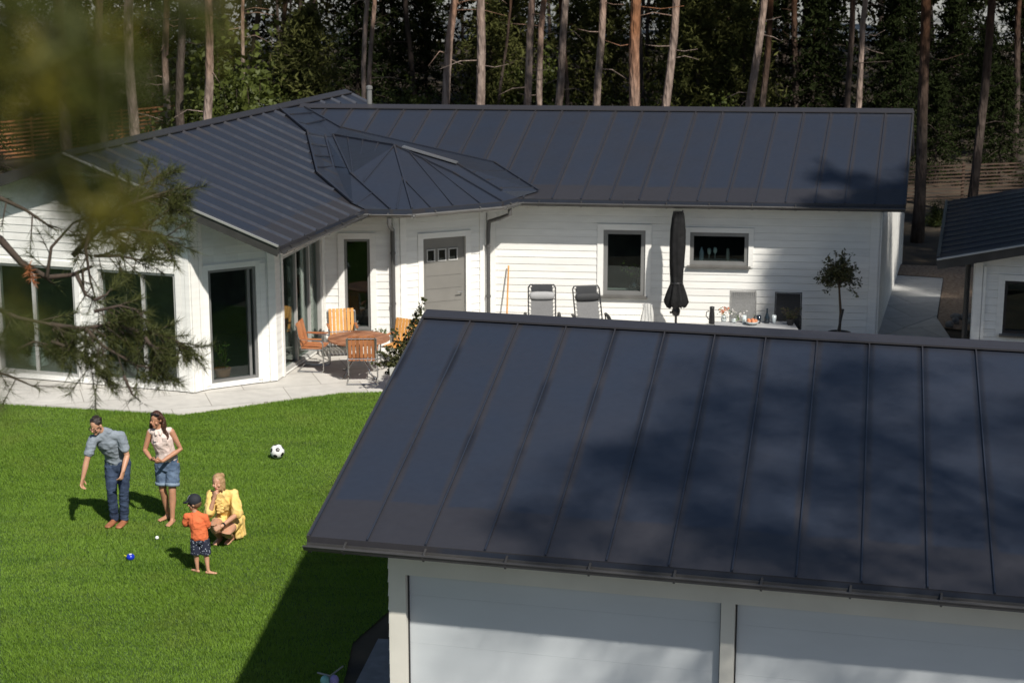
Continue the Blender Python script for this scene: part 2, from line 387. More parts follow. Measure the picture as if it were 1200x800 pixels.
# mowing and treading lays blades in soft streaks
lth = np.where(rng.random(nb) < .45, 2.2 + .8 * np.sin(bx * .9 - by * .6) + rng.normal(0, .5, nb), lth)
b0 = np.stack([bx - ww * np.cos(th), by - ww * np.sin(th), np.full(nb, -.006)], 1); b1 = np.stack([bx + ww * np.cos(th), by + ww * np.sin(th), np.full(nb, -.006)], 1)
tip = np.stack([bx + hh * lean * np.cos(lth), by + hh * lean * np.sin(lth), hh], 1)
M['grass'] = foliage('grass_blades', (.050, .118, .008), (.162, .275, .027), vscale=1, trans=.3, rough=.6)
nt = M['grass'].node_tree; N = nt.nodes; L = nt.links       # streaky wear and mowing bands, dry spots
nz = [n for n in N if n.type == 'TEX_NOISE'][0]; tc = [n for n in N if n.type == 'TEX_COORD'][0]
mp = N.new('ShaderNodeMapping'); mp.inputs['Rotation'].default_value = (0, 0, R(38)); mp.inputs['Scale'].default_value = (.55, 2.6, 1); L.new(tc.outputs['Object'], mp.inputs[0]); L.new(mp.outputs[0], nz.inputs['Vector'])
dn = N.new('ShaderNodeTexNoise'); dn.inputs['Scale'].default_value = .9; dn.inputs['Detail'].default_value = 5; L.new(tc.outputs['Object'], dn.inputs['Vector'])
dr = N.new('ShaderNodeMapRange'); dr.inputs[1].default_value = .52; dr.inputs[2].default_value = .75; dr.inputs[4].default_value = .35; L.new(dn.outputs[0], dr.inputs[0])
cr = [n for n in N if n.type == 'VALTORGB'][0]; mx = N.new('ShaderNodeMix'); mx.data_type = 'RGBA'; L.new(dr.outputs[0], mx.inputs[0]); L.new(cr.outputs[0], mx.inputs[6]); mx.inputs[7].default_value = (.19, .21, .045, 1)
L.new(mx.outputs[2], N['Principled BSDF'].inputs['Base Color']); L.new(mx.outputs[2], [n for n in N if n.type == 'BSDF_TRANSLUCENT'][0].inputs['Color'])
go = np_mesh('grass', np.stack([b0, b1, tip], 1), np.arange(3 * nb), M['grass'], tri=True)
tag(go, 'short mown green grass covering the lawn in front of the house', 'grass', kind='stuff')
# ================================================================ main house
ZE, ZR = 2.88, 4.28
def lerp(a, b, t): return a + (b - a) * t
class Patch:                       # ruled roof slope: ridge r0-r1 over eave e0-e1
    def __init__(s, r0, r1, e0, e1): s.r0, s.r1, s.e0, s.e1 = map(Vector, (r0, r1, e0, e1))
    def r(s, t): return lerp(s.r0, s.r1, t)
    def e(s, t): return lerp(s.e0, s.e1, t)
    def z(s, x, y):
        def g(t):
            a, b = s.r(t), s.e(t); return (b.x - a.x) * (y - a.y) - (b.y - a.y) * (x - a.x)
        lo, hi = -1.5, 2.5; gl = g(lo)
        for _ in range(50):
            m = (lo + hi) / 2
            if (g(m) > 0) == (gl > 0): lo = m
            else: hi = m
        a, b = s.r(lo), s.e(lo); d = (b - a).xy
        u = ((x - a.x) * d.x + (y - a.y) * d.y) / d.length_squared
        return a.z + (b.z - a.z) * u
    def hit(s, px, py, lift=0):
        lo, hi = 1.5, 5.5
        for _ in range(40):
            m = (lo + hi) / 2; p = at(px, py, m)
            if s.z(p.x, p.y) > m: lo = m
            else: hi = m
        p = at(px, py, lo); return Vector((p.x, p.y, p.z + lift))
def seam(mb, a, b, up=Vector((0, 0, 1)), h=.028, w=.022):
    mb.bar(Vector(a) + up * h * .4, Vector(b) + up * h * .4, w, h, up)
ALINE = [(327, 122), (327, 129), (360, 156), (372, 205), (413, 240), (427, 246)]
def proj(p):
    x, y, z = p.x, p.y, p.z - CAMH; d = y * CP - z * SP; return 600 + FPX * x / d, 400 - FPX * (y * SP + z * CP) / d
def wing_end(a, b):       # a wing seam stops where the valley strip begins
    for i in range(101):
        p = lerp(a, b, i / 100); px, py = proj(p)
        for (x0, y0), (x1, y1) in zip(ALINE[:-1], ALINE[1:]):
            if y0 <= py <= y1 and px > x0 + (x1 - x0) * (py - y0) / (y1 - y0) - 2: return lerp(a, b, max(0, i - 1) / 100)
    return b
def slope(mb, P, n, th=.13, seams=True, t0=0.0, t1=1.0, off=0.0, seam_h=.028, seam_w=.022):
    ts = [t0] + [t0 + (i + off) * (t1 - t0) / n for i in range(1, n)] + [t1]
    for a, b in zip(ts[:-1], ts[1:]):
        mb.uv[len(mb.f)] = ((0, 1), (0, 0), (1, 0), (1, 1))
        mb.quad(P.r(a), P.e(a), P.e(b), P.r(b))
    dz = Vector((0, 0, th))
    A, B, C, D = P.r(t0), P.e(t0), P.e(t1), P.r(t1)
    mb.quad(D - dz, C - dz, B - dz, A - dz); mb.quad(A, A - dz, B - dz, B); mb.quad(B, B - dz, C - dz, C); mb.quad(C, C - dz, D - dz, D)
    if seams:
        nrm = (B - A).cross(D - A); nrm = (nrm if nrm.z > 0 else -nrm).normalized()
    if seams:
        nrm = (B - A).cross(D - A); nrm = (nrm if nrm.z > 0 else -nrm).normalized()
        for t in ts:
            if seam_w < .04: seam(mb, P.r(t), P.e(t), nrm, h=seam_h, w=seam_w); continue
            a, b = P.r(t), wing_end(P.r(t), P.e(t))
            if (b - a).length < .1: continue
            sd = (b - a).normalized().cross(nrm) * seam_w / 2; tp = nrm * seam_h
            mb.add([a - sd, a + sd, a + tp, b - sd, b + sd, b + tp], [(0, 3, 5, 2), (1, 2, 5, 4), (3, 4, 5), (0, 2, 1)])
E0, E1 = at(327, 289, ZE), at(427, 246, ZE)
E2, E3 = at(483, 246.5, ZE), at(588, 237.5, ZE)
EC, ER = at(607, 232.5, ZE), at(1060, 240, ZE)
A_, K_ = at(75, 180, ZR), at(405, 107, ZR)
RR = at(1070, 130, ZR - .05)
wd = (E1 - E0); wd.z = 0; wd.normalize()
WL = (K_ - A_).length
W = Patch(A_, K_, E0, E0 + wd * WL)
EL = A_ * 2 - E0; EL.z = ZE
W2p = Patch(K_, A_, EL + wd * WL, EL)
JP = W.hit(352, 124)
md = (ER - EC); md.z = 0; md.normalize()
JL = JP + (JP - RR).normalized() * .8
Mp = Patch(JL, RR, ER - md * (JL - RR).length * 1.0, ER)
# back slope of the main block
bd = (RR - ER); bd.z = 0
BR, BL = RR + bd, JL + bd * 1.0
Bp = Patch(RR, JL, V(BR.x, BR.y, ZE), V(BL.x - 1, BL.y, ZE))
house = thing('main_house', (0, 38, 0), 'long white clapboard house with dark metal seam roof, angled glazed wing and grey door', 'house')
mb = MB()
slope(mb, W, 21, seam_h=.042, seam_w=.07); slope(mb, W2p, 10); slope(mb, Mp, 24, t0=0.02); slope(mb, Bp, 10)
# valley strip and the bay roof between wing and main block
LFT = .035
A1, A2, A3, A4 = W.hit(327, 129, LFT), W.hit(360, 156, LFT), W.hit(372, 205, LFT), W.hit(413, 240, LFT)
B1, B2, B3, B4 = Mp.hit(357, 128, LFT), Mp.hit(399, 152, LFT), Mp.hit(579, 193, LFT), Mp.hit(631, 226, LFT)
ZP = 3.78
Pk, Qk = at(462, 171, ZP), at(390, 158.5, ZP)
Hk = at(411, 204, 3.36); He = at(457, 245.5, ZE + .02)
Ck1, Ck2 = at(381, 159, (A2.z + Qk.z) / 2 - .03), at(392, 201, (A3.z + Hk.z) / 2 - .06)
R1, R2 = at(536, 193, 3.46), at(588, 224, 3.04)
S1 = at(531, 203, 3.34)
E1u, E2u, E3u, ECu = [p + V(0, 0, .02) for p in (E1, E2, E3, EC)]
def poly(pts):
    mb.uv[len(mb.f)] = [(.5, .55)] * len(pts)
    mb.add(pts, [tuple(range(len(pts)))])
def tri_fan(c, pts):
    for a, b in zip(pts[:-1], pts[1:]): poly([c, a, b])
poly([A1, A2, Ck1]); poly([A1, Ck1, B1]); poly([B1, Ck1, Qk, B2])
poly([A2, A3, Ck2, Ck1]); poly([Ck1, Ck2, Hk, Qk]); poly([A3, A4, Ck2]); poly([A4, E1u, He]); poly([A4, He, Hk]); poly([A4, Hk, Ck2])
poly([Qk, Hk, Pk]); poly([Hk, He, Pk]); poly([He, E2u, Pk])
poly([Pk, E2u, S1]); poly([S1, E2u, E3u]); poly([Pk, S1, R1]); poly([S1, E3u, R2, R1])
poly([R2, E3u, ECu]); poly([R2, ECu, B4]); poly([R1, R2, B4, B3]); poly([Pk, R1, B3]); poly([Pk, B3, B2, Qk])
for a, b in ((E1u, He), (He, E2u), (E2u, E3u), (E3u, ECu)):
    d = V(0, 0, .15); mb.quad(a, a - d, b - d, b)
soff = [E1, E2, E3, EC, V(EC.x, EC.y + 1.4, ZE + .2), V(E1.x - .4, E1.y + 1.5, ZE + .2)]
mb.add([p - V(0, 0, .12) for p in soff], [(5, 4, 3, 2, 1, 0)])
up = V(0, 0, 1)
for a, b in ((A1, A2), (A2, A3), (A3, A4), (B1, B2), (B2, B3), (B3, B4), (Qk, Pk), (Qk, Hk), (Hk, He), (Pk, E2u), (R1, R2), (Pk, S1), (S1, E3u), (Ck1, Ck2)):
    seam(mb, a, b, up, h=.04, w=.035)
def ln(a, b, t): return lerp(Vector(a), Vector(b), t)
for t in (.25, .6): seam(mb, ln(A1, A2, t), ln(A1, Ck1, t), up); seam(mb, ln(A1, Ck1, t), ln(B1, B2, t), up)
for t in (.05, .32, .6, .88):
    seam(mb, ln(A2, A3, t), ln(Ck1, Ck2, t), up); seam(mb, ln(Ck1, Ck2, t), ln(Qk, Hk, t), up)
for t in (.25, .5, .75): seam(mb, ln(Qk, Pk, t), ln(Hk, He, t * .45 - .05), up)
seam(mb, Pk, ln(Hk, He, .3), up); seam(mb, ln(A4, E1u, .4), ln(Hk, He, .55), up)
for t, u in ((.33, .45), (.6, .75)): seam(mb, ln(Pk, S1, t * .8), ln(E2u, E3u, u), up)
seam(mb, ln(Pk, E2u, .55), ln(E2u, E3u, .2), up); seam(mb, ln(Pk, E2u, .5), ln(He, E2u, .3), up)
for t in (.3, .6, .9): seam(mb, ln(R1, R2, t), ln(B3, B4, t), up)
for t in (.25, .5, .75): seam(mb, ln(Pk, R1, t), ln(Qk, B3, .35 + t * .6), up)
roof = obj('roof', mb, M['roof'], house)
# ridge caps, hip cap, verge trims, gutters
mb = MB()
for a, b in ((A_, K_), (JP, RR)):
    d = (b - a).normalized(); sd = d.cross(up).normalized()
    for sgn in (-1, 1):
        q = [a + up * .05, b + up * .05, b + sd * sgn * .17 - up * .012, a + sd * sgn * .17 - up * .012]
        mb.hexa([p - up * .02 for p in q], q)
obj('ridge_cap', mb, M['roof'], roof)
mb = MB(); mb.bar(ln(Pk, R1, .14) + up * .04, ln(Pk, R1, 1) + up * .04, .12, .03, up)
obj('hip_cap', mb, mat('bright_hip_cap', (.30, .31, .33), .25, metal=.6), roof)
def verge(rf, r, e, out):
    mb = MB(); o = out * .012
    mb.bar(r + o - up * .08, e + o - up * .08, .03, .19, up)
    return obj('verge_board', mb, M['gutter'], rf)
verge(roof, A_, E0, -wd); verge(roof, A_, EL, -wd); verge(roof, RR, ER, (RR - JL).normalized()); verge(roof, K_, W.e1, wd)
M['vtrim'] = mat('pale_verge_trim', (.42, .42, .40), .3, metal=.4)
for q_ in (E0,):
    mb = MB(); mb.bar(A_ + up * .01 - wd * .03, q_ + up * .01 - wd * .03, .05, .03, up); obj('verge_trim', mb, M['vtrim'], roof)
def gutter(pts, m, parent, r=.065, drop=.07, brackets=True):
    mb = MB()
    for a, b in zip(pts[:-1], pts[1:]):
        d = (b - a).normalized(); sd = V(d.y, -d.x, 0)
        if sd.y > 0: sd = -sd
        c0, c1 = a + sd * r - up * drop, b + sd * r - up * drop
        prof = []
        for k in range(8):
            t = math.pi + math.pi * k / 7; prof.append((math.cos(t) * r, math.sin(t) * r))
        prof2 = [(x * .86, y * .86) for x, y in prof[::-1]]
        ring = [(x, y) for x, y in prof] + prof2
        v0 = [c0 + sd * x + up * y for x, y in ring]; v1 = [c1 + sd * x + up * y for x, y in ring]; n = len(ring)
        mb.add(v0 + v1, [(i, (i + 1) % n, (i + 1) % n + n, i + n) for i in range(n)] + [tuple(range(n)), tuple(range(2 * n - 1, n - 1, -1))])
        mb.tube([c0 + sd * r, c1 + sd * r], .011, 6)
        if brackets:
            L = (b - a).length; k = max(1, int(L / .75))
            for i in range(k):
                p = lerp(c0, c1, (i + .5) / k); mb.bar(p + sd * r * 1.05 - up * .02, p - sd * r + up * .03, .02, .012, up); mb.bar(p + sd * r * .3 - up * r * 1.05, p + sd * r * 1.08 + up * .005, .02, .012, up)
    return obj('gutter', mb, m, parent)
gutter([E0 - wd * -.05, E1], M['gutter'], roof); gutter([E1, E2, E3, EC], M['gutter2'], roof); gutter([EC, ER], M['gutter'], roof)
# vent pipe on the far slope
mb = MB(); vp = at(433, 121, ZR); mb.tube([vp - up * .5, vp + up * .30], .055, 10); mb.lathe([(.07, .30), (.07, .36), (.02, .38)], vp, 10)
obj('vent_pipe', mb, M['frame'], house)
# ---------------------------------------------------------------- walls
class WF:
    def __init__(s, p0, p1):
        s.p0 = Vector((p0[0], p0[1], 0)); s.p1 = Vector((p1[0], p1[1], 0)); s.d = (s.p1 - s.p0); s.L = s.d.length; s.d.normalize(); s.n = V(s.d.y, -s.d.x, 0)
    def pt(s, a, z, off=0): p = s.p0 + s.d * a + s.n * off; return V(p.x, p.y, z)
    def sz(s, px, py):
        r = ray(px, py); o = V(0, 0, CAMH); t = (s.p0 - o).dot(s.n) / r.dot(s.n); p = o + r * t
        return (p - s.p0).dot(s.d), p.z
    def rect(s, x0, y0, x1, y1):
        a = s.sz(x0, (y0 + y1) / 2); b = s.sz(x1, (y0 + y1) / 2); c = s.sz((x0 + x1) / 2, y0); d = s.sz((x0 + x1) / 2, y1)
        return (a[0], b[0], d[1], c[1])
def fbox(mb, fr, s0, s1, z0, z1, o0, o1, mi=0):
    b = [fr.pt(s0, z0, o1), fr.pt(s1, z0, o1), fr.pt(s1, z0, o0), fr.pt(s0, z0, o0)]
    t = [fr.pt(s0, z1, o1), fr.pt(s1, z1, o1), fr.pt(s1, z1, o0), fr.pt(s0, z1, o0)]
    mb.hexa(b, t, mi)
def free(s0, s1, z, ops):
    iv = [(s0, s1)]
    for a, b, c, d in ops:
        if c <= z <= d:
            n = []
            for u, v in iv:
                if b <= u or a >= v: n.append((u, v)); continue
                if a > u: n.append((u, a))
                if b < v: n.append((b, v))
            iv = n
    return iv
def siding(mb, fr, s0, s1, z0, ztop, ops=(), board=.142, gap=.006, prof=.017, core=True):
    fn = ztop if callable(ztop) else (lambda s: ztop)
    slopey = callable(ztop)
    zmax = max(fn(s0 + (s1 - s0) * i / 40) for i in range(41))
    zb = z0
    while zb < zmax:
        zt = zb + board - gap
        br = sorted({zb, zt} | {o[k] for o in ops for k in (2, 3) if zb < o[k] < zt})
        for a, b in zip(br[:-1], br[1:]):
            for u, v in free(s0, s1, (a + b) / 2, ops):
                n = max(1, int((v - u) / .2)) if slopey else 1
                for i in range(n):
                    x0, x1 = u + (v - u) * i / n, u + (v - u) * (i + 1) / n
                    ta, tb = min(b, fn(x0)), min(b, fn(x1))
                    if ta <= a + .002 or tb <= a + .002: continue
                    f = lambda z: prof - (prof * .65) * (z - zb) / board
                    bt = [fr.pt(x0, a, f(a)), fr.pt(x1, a, f(a)), fr.pt(x1, a, -.01), fr.pt(x0, a, -.01)]
                    tp = [fr.pt(x0, ta, f(ta)), fr.pt(x1, tb, f(tb)), fr.pt(x1, tb, -.01), fr.pt(x0, ta, -.01)]
                    mb.hexa(bt, tp)
        zb += board
    if core:
        br = sorted({z0, zmax} | {o[k] for o in ops for k in (2, 3) if z0 < o[k] < zmax})
        for a, b in zip(br[:-1], br[1:]):
            for u, v in free(s0, s1, (a + b) / 2, ops):
                n = max(1, int((v - u) / .2)) if slopey else 1
                for i in range(n):
                    x0, x1 = u + (v - u) * i / n, u + (v - u) * (i + 1) / n
                    ta, tb = max(a, min(b, fn(x0))), max(a, min(b, fn(x1)))
                    if ta - a < .002 and tb - a < .002: continue
                    mb.hexa([fr.pt(x0, a, -.006), fr.pt(x1, a, -.006), fr.pt(x1, a, -.16), fr.pt(x0, a, -.16)], [fr.pt(x0, ta, -.006), fr.pt(x1, tb, -.006), fr.pt(x1, tb, -.16), fr.pt(x0, ta, -.16)])
def window(fr, op, parent, m='frame', fw=.07, mull=(), depth=-.07, name='window', sill=True, casing=.1, sub=None, out=.0):
    s0, s1, z0, z1 = op
    mb = MB()
    def ring(a, b, c, d, w, o0, o1):
        fbox(mb, fr, a, a + w, c, d, o0, o1); fbox(mb, fr, b - w, b, c, d, o0, o1)
        fbox(mb, fr, a + w, b - w, c, c + w, o0, o1); fbox(mb, fr, a + w, b - w, d - w, d, o0, o1)
    ring(s0, s1, z0, z1, fw, -.15, out)
    for mx in mull: fbox(mb, fr, s0 + (s1 - s0) * mx - fw * .5, s0 + (s1 - s0) * mx + fw * .5, z0 + fw, z1 - fw, -.12, -.02)
    f = obj(name, mb, M[m], parent)
    ed = [0] + list(mull) + [1]
    for a, b in zip(ed[:-1], ed[1:]):
        g = MB(); x0, x1 = s0 + (s1 - s0) * a + fw * .5, s0 + (s1 - s0) * b - fw * .5
        fbox(g, fr, x0, x1, z0 + fw * .5, z1 - fw * .5, depth - .006, depth); obj('pane', g, M['glass'], f)
    if sill:
        g = MB(); b = [fr.pt(s0 - .05, z0 - .05, .09), fr.pt(s1 + .05, z0 - .05, .09), fr.pt(s1 + .05, z0 - .012, -.02), fr.pt(s0 - .05, z0 - .012, -.02)]
        g.hexa(b, [p + up * .03 for p in b]); obj('sill', g, M['gutter2'], f)
    if casing:
        g = MB(); w = casing
        fbox(g, fr, s0 - w, s0 - .002, z0 - w * .3, z1 + w, -.005, .034); fbox(g, fr, s1 + .002, s1 + w, z0 - w * .3, z1 + w, -.005, .034)
        fbox(g, fr, s0 - .002, s1 + .002, z1 + .002, z1 + w, -.005, .034)
        obj('casing', g, M['white'], f)
    return f
def board(fr, s, z0, z1, w=.13, parent=None, off=.042, name='corner_board'):
    g = MB(); fbox(g, fr, s - w / 2, s + w / 2, z0, z1, -.03, off); return obj(name, g, M['white'], parent or house)
def wing_under(x, y): return min(W.z(x, y), W2p.z(x, y)) - .13
Z0 = .05
# front gable wall, prow column, right-hand front wall
c1, c3, p0, p1, g1 = at(212, 461, 0), at(242, 459, 0), at(301, 451, 0), at(325, 448, 0), at(378, 411, 0)
gd = (c1 - at(0, 443, 0)).normalized()
gl = c1 - gd * 6.6
FA = WF(gl, c1)
opA1 = FA.rect(118, 318, 208, 447); opA2 = FA.rect(-2, 312, 90, 440); opA3 = (opA2[0] - 2.2, opA2[0] - .35, opA2[2], opA2[3])
zt, zb_ = opA1[3], .14
opsA = [(opA1[0], opA1[1], zb_, zt), (opA2[0], opA2[1], zb_, zt), (max(.3, opA3[0]), opA3[1], zb_, zt)]
mb = MB(); siding(mb, FA, 0, FA.L, Z0, lambda s: wing_under(*FA.pt(s, 0).xy), opsA); obj('wall', mb, M['white'], house)
c2 = at(228, 462.5, 0)
FB = WF(c1, c2); FB2 = WF(c2, c3)
for fr in (FB, FB2):
    mb = MB(); n = 3
    for i in range(n):
        fbox(mb, fr, fr.L * i / n + .002, fr.L * (i + 1) / n - .004, Z0, min(wing_under(*fr.pt(0, 0).xy), wing_under(*fr.pt(fr.L, 0).xy)) + .05, -.18, .03 if i != 1 else .024)
    obj('wall', mb, M['white'], house)
FC = WF(c3, p1)
opC = FC.rect(245, 314, 301, 452); opC = (max(.1, opC[0]), opC[1], .14, opC[3])
mb = MB(); siding(mb, FC, 0, FC.L, Z0, lambda s: wing_under(*FC.pt(s, 0).xy), [opC]); obj('wall', mb, M['white'], house)
board(FC, FC.L - .07, Z0, ZE + .0, .14); board(FC, opC[1] + .12, Z0, opC[3] + .05, .1)
for o_, mu in ((opsA[0], (.56,)), (opsA[1], (.46,)), (opsA[2], (.5,))): window(FA, o_, house, mull=mu, sill=False, fw=.05, m='lframe')
window(FC, opC, house, sill=False, fw=.05, m='frame', mull=(.86,))
# wing side wall with the sliding glass door
g1x = p1 + (g1 - p1) * 1.1
FD = WF(p1, g1x)
opD = FD.rect(331, 288, 377, 425); opD = (opD[0], opD[1], .07, opD[3])
ztD = wing_under(*FD.pt(FD.L * .5, 0).xy) + .02
mb = MB(); siding(mb, FD, 0, FD.L, Z0, lambda s: wing_under(*FD.pt(s, 0).xy) + .02, [opD]); obj('wall', mb, M['white'], house)
window(FD, opD, house, m='lframe', mull=(.38, .72), name='sliding_door', sill=False, fw=.06)
# bay: window facet and door facet
q2 = at(470, 405, 0); q2 = V(q2.x, g1x.y + .02, 0)
FE = WF(g1x, q2)
opE = FE.rect(404, 280, 434, 386)
mb = MB(); siding(mb, FE, 0, FE.L, Z0, ZE + .10, [opE]); obj('wall', mb, M['white'], house)
window(FE, opE, house, fw=.05, m='frame', mull=(), casing=.12)
board(FE, FE.L - .05, Z0, ZE + .05, .12)
q3 = V(at(570, 400, 0).x * 1.0, q2.y + .72, 0)
q3 = at(569, 399, 0); q3 = V(q3.x, q2.y + .70, 0)
FF = WF(q2, q3)
opF = FF.rect(496, 278, 545.5, 392); opF = (opF[0], opF[1], .08, opF[3])
mb = MB(); siding(mb, FF, 0, FF.L, Z0, ZE + .10, [opF]); obj('wall', mb, M['white'], house)
board(FF, .07, Z0, ZE + .05, .12); board(FF, FF.L - .07, Z0, ZE + .05, .12)
# grey door with three small panes
s0, s1, z0, z1 = opF
wins = [FF.rect(502, 294, 509.5, 306), FF.rect(515, 293.5, 522.5, 305.5), FF.rect(527.5, 293, 536, 305)]
mb = MB()
zs = sorted({z0, z1} | {wins[0][2], wins[0][3]})
for a, b in zip(zs[:-1], zs[1:]):
    for u, v in free(s0, s1, (a + b) / 2, [(x[0], x[1], wins[0][2], wins[0][3]) for x in wins]): fbox(mb, FF, u, v, a, b, -.1, -.045)
for zz in np.arange(z0 + .25, wins[0][2] - .15, .26): fbox(mb, FF, s0 + .07, s1 - .07, zz, zz + .235, -.05, -.038)
door = obj('door', mb, M['grey_door'], house)
for x in wins:
    g = MB(); a, b, c, d = x[0], x[1], wins[0][2], wins[0][3]; fw = .022
    fbox(g, FF, a - fw, a, c - fw, d + fw, -.06, -.03); fbox(g, FF, b, b + fw, c - fw, d + fw, -.06, -.03); fbox(g, FF, a, b, c - fw, c, -.06, -.03); fbox(g, FF, a, b, d, d + fw, -.06, -.03)
    obj('pane_frame', g, M['lframe'], door)
    g = MB(); fbox(g, FF, a, b, c, d, -.08, -.07); obj('pane', g, M['glass'], door)
g = MB(); fbox(g, FF, s0 - .11, s0, z0, z1 + .11, -.005, .034); fbox(g, FF, s1, s1 + .11, z0, z1 + .11, -.005, .034); fbox(g, FF, s0, s1, z1, z1 + .11, -.005, .034)
obj('casing', g, M['white'], door)
g = MB(); hp = FF.pt(s1 - .08, 1.02, -.01); g.tube([hp, hp + FF.n * .05, hp + FF.n * .05 - FF.d * .12], .011, 8); obj('handle', g, M['steel'], door)
# main facade
m0 = V(EC.x - .32, EC.y + .66, 0)
cr_ = at(1023.5, 395, 0)
wn = V(md.y, -md.x, 0)
wall_y = lambda x: (EC - wn * .62).y + (x - (EC - wn * .62).x) * md.y / md.x
m0 = V(q3.x + .02, wall_y(q3.x + .02), 0)
xe = (1023.5 - 600) / 59.1; m1 = V(xe, wall_y(xe), 0)
FG = WF(m0, m1)
opG1 = FG.rect(707, 269.5, 756, 346); opG2 = FG.rect(808.5, 272.5, 877, 311)
mb = MB(); siding(mb, FG, 0, FG.L, Z0, ZE + .06, [opG1, opG2]); obj('wall', mb, M['white'], house)
mb = MB(); fbox(mb, WF(q3, m0 + V(.0, .1, 0)), 0, (m0 - q3).length, Z0, ZE + .05, -.1, 0.); obj('wall', mb, M['white'], house)
window(FG, opG1, house, fw=.085, casing=.12); window(FG, opG2, house, fw=.075, casing=.1)
board(FG, .1, Z0, ZE + .05, .16); board(FG, FG.L - .09, Z0, ZE + .05, .17)
g = MB(); fbox(g, FG, 0, FG.L, ZE - .22, ZE - .1, -.01, .045)
# end wall and back walls
ed = (at(1039, 337, 0) - at(1022, 387, 0)).normalized()
e1 = m1 + ed * 8.3
FH = WF(m1, e1)
def under(x, y): return min(Mp.z(x, y), Bp.z(x, y)) - .12
mb = MB(); siding(mb, FH, 0, FH.L, Z0, lambda s: under(*FH.pt(s, 0).xy)); obj('wall', mb, M['white'], house)
board(FH, .07, Z0, ZE - .02, .14); board(FH, FH.L - .07, Z0, ZE - .02, .14)
bl = V(-3.2, e1.y + .2, 0)
mb = MB()
def plain(p, q, z): fr = WF(p, q); fbox(mb, fr, 0, fr.L, Z0, z, -.16, 0)
plain(e1, bl, ZE - .05); 
kb = W2p.e(0) + V(.9, -.9, 0); kr = W.e(1) + V(-.9, -.9, 0)
plain(V(kr.x, kr.y, 0), V(kb.x, kb.y, 0), ZE - .1); plain(V(kb.x, kb.y, 0), gl, ZE - .1)
obj('wall', mb, M['white'], house)
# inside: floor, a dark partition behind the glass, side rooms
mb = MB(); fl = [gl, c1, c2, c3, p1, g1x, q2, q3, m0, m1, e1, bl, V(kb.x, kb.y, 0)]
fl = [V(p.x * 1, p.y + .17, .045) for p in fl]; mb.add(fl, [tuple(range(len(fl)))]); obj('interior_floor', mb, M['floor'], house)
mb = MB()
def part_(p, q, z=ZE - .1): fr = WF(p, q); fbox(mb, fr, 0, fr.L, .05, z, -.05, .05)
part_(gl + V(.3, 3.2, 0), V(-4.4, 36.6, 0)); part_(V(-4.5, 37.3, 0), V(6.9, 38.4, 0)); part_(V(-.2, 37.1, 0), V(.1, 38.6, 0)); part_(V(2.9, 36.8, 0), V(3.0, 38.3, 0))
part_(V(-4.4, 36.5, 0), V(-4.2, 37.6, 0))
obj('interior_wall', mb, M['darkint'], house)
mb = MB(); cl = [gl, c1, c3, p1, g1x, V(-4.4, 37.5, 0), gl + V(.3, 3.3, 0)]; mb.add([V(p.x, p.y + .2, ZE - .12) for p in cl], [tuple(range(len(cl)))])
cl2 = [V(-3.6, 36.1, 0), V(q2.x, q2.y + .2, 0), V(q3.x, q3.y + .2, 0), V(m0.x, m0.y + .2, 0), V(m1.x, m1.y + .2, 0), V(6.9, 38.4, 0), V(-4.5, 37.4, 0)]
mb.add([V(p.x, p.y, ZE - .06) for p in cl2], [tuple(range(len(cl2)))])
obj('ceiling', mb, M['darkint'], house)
# curtains inside the wing
M['curtain'] = mat('pale_curtain', (.55, .56, .52), .9, var=.1)
for fr, s in ((FA, opsA[2][0] + .15), (FD, opD[0] + .9), (FD, opD[1] - .3)):
    mb = MB(); pts = []
    for i in range(25): pts.append((s + i * .011, -.28 + .03 * math.sin(i * 1.5)))
    for (a, oa), (b, ob) in zip(pts[:-1], pts[1:]): mb.quad(fr.pt(a, .1, oa), fr.pt(b, .1, ob), fr.pt(b, 2.2, ob), fr.pt(a, 2.2, oa))
    obj('curtain', mb, M['curtain'], house, smooth=True)
# downpipes
def pipe(pts, parent, r=.042):
    mb = MB(); mb.tube(pts, r, 12)
    for z in (1.9, .9):
        p = V(pts[-1].x, pts[-1].y, z); mb.lathe([(r * 1.25, -.02), (r * 1.25, .02)], p, 12)
    return obj('downpipe', mb, M['pipe'], parent, smooth=False)
d1 = FE.pt(FE.L - .12, 0, .09); t1_ = lerp(E1, E2, .52) + V(0, -.10, -.14)
pipe([t1_, t1_ - up * .12, V(lerp(t1_.x, d1.x, .3), lerp(t1_.y, d1.y, .3), ZE - .36), V(d1.x, d1.y - .02, ZE - .52), V(d1.x, d1.y, ZE - .7), V(d1.x, d1.y, .1)], house)
d2 = FF.pt(FF.L + .02, 0, .10); t2_ = lerp(E3, EC, .5) + V(0, -.06, -.12)
pipe([t2_, t2_ - up * .14, V(lerp(t2_.x, d2.x, .45), lerp(t2_.y, d2.y, .5), ZE - .38), V(lerp(t2_.x, d2.x, .95), d2.y - .02, ZE - .48), V(d2.x, d2.y, ZE - .68), V(d2.x, d2.y, .1)], house)
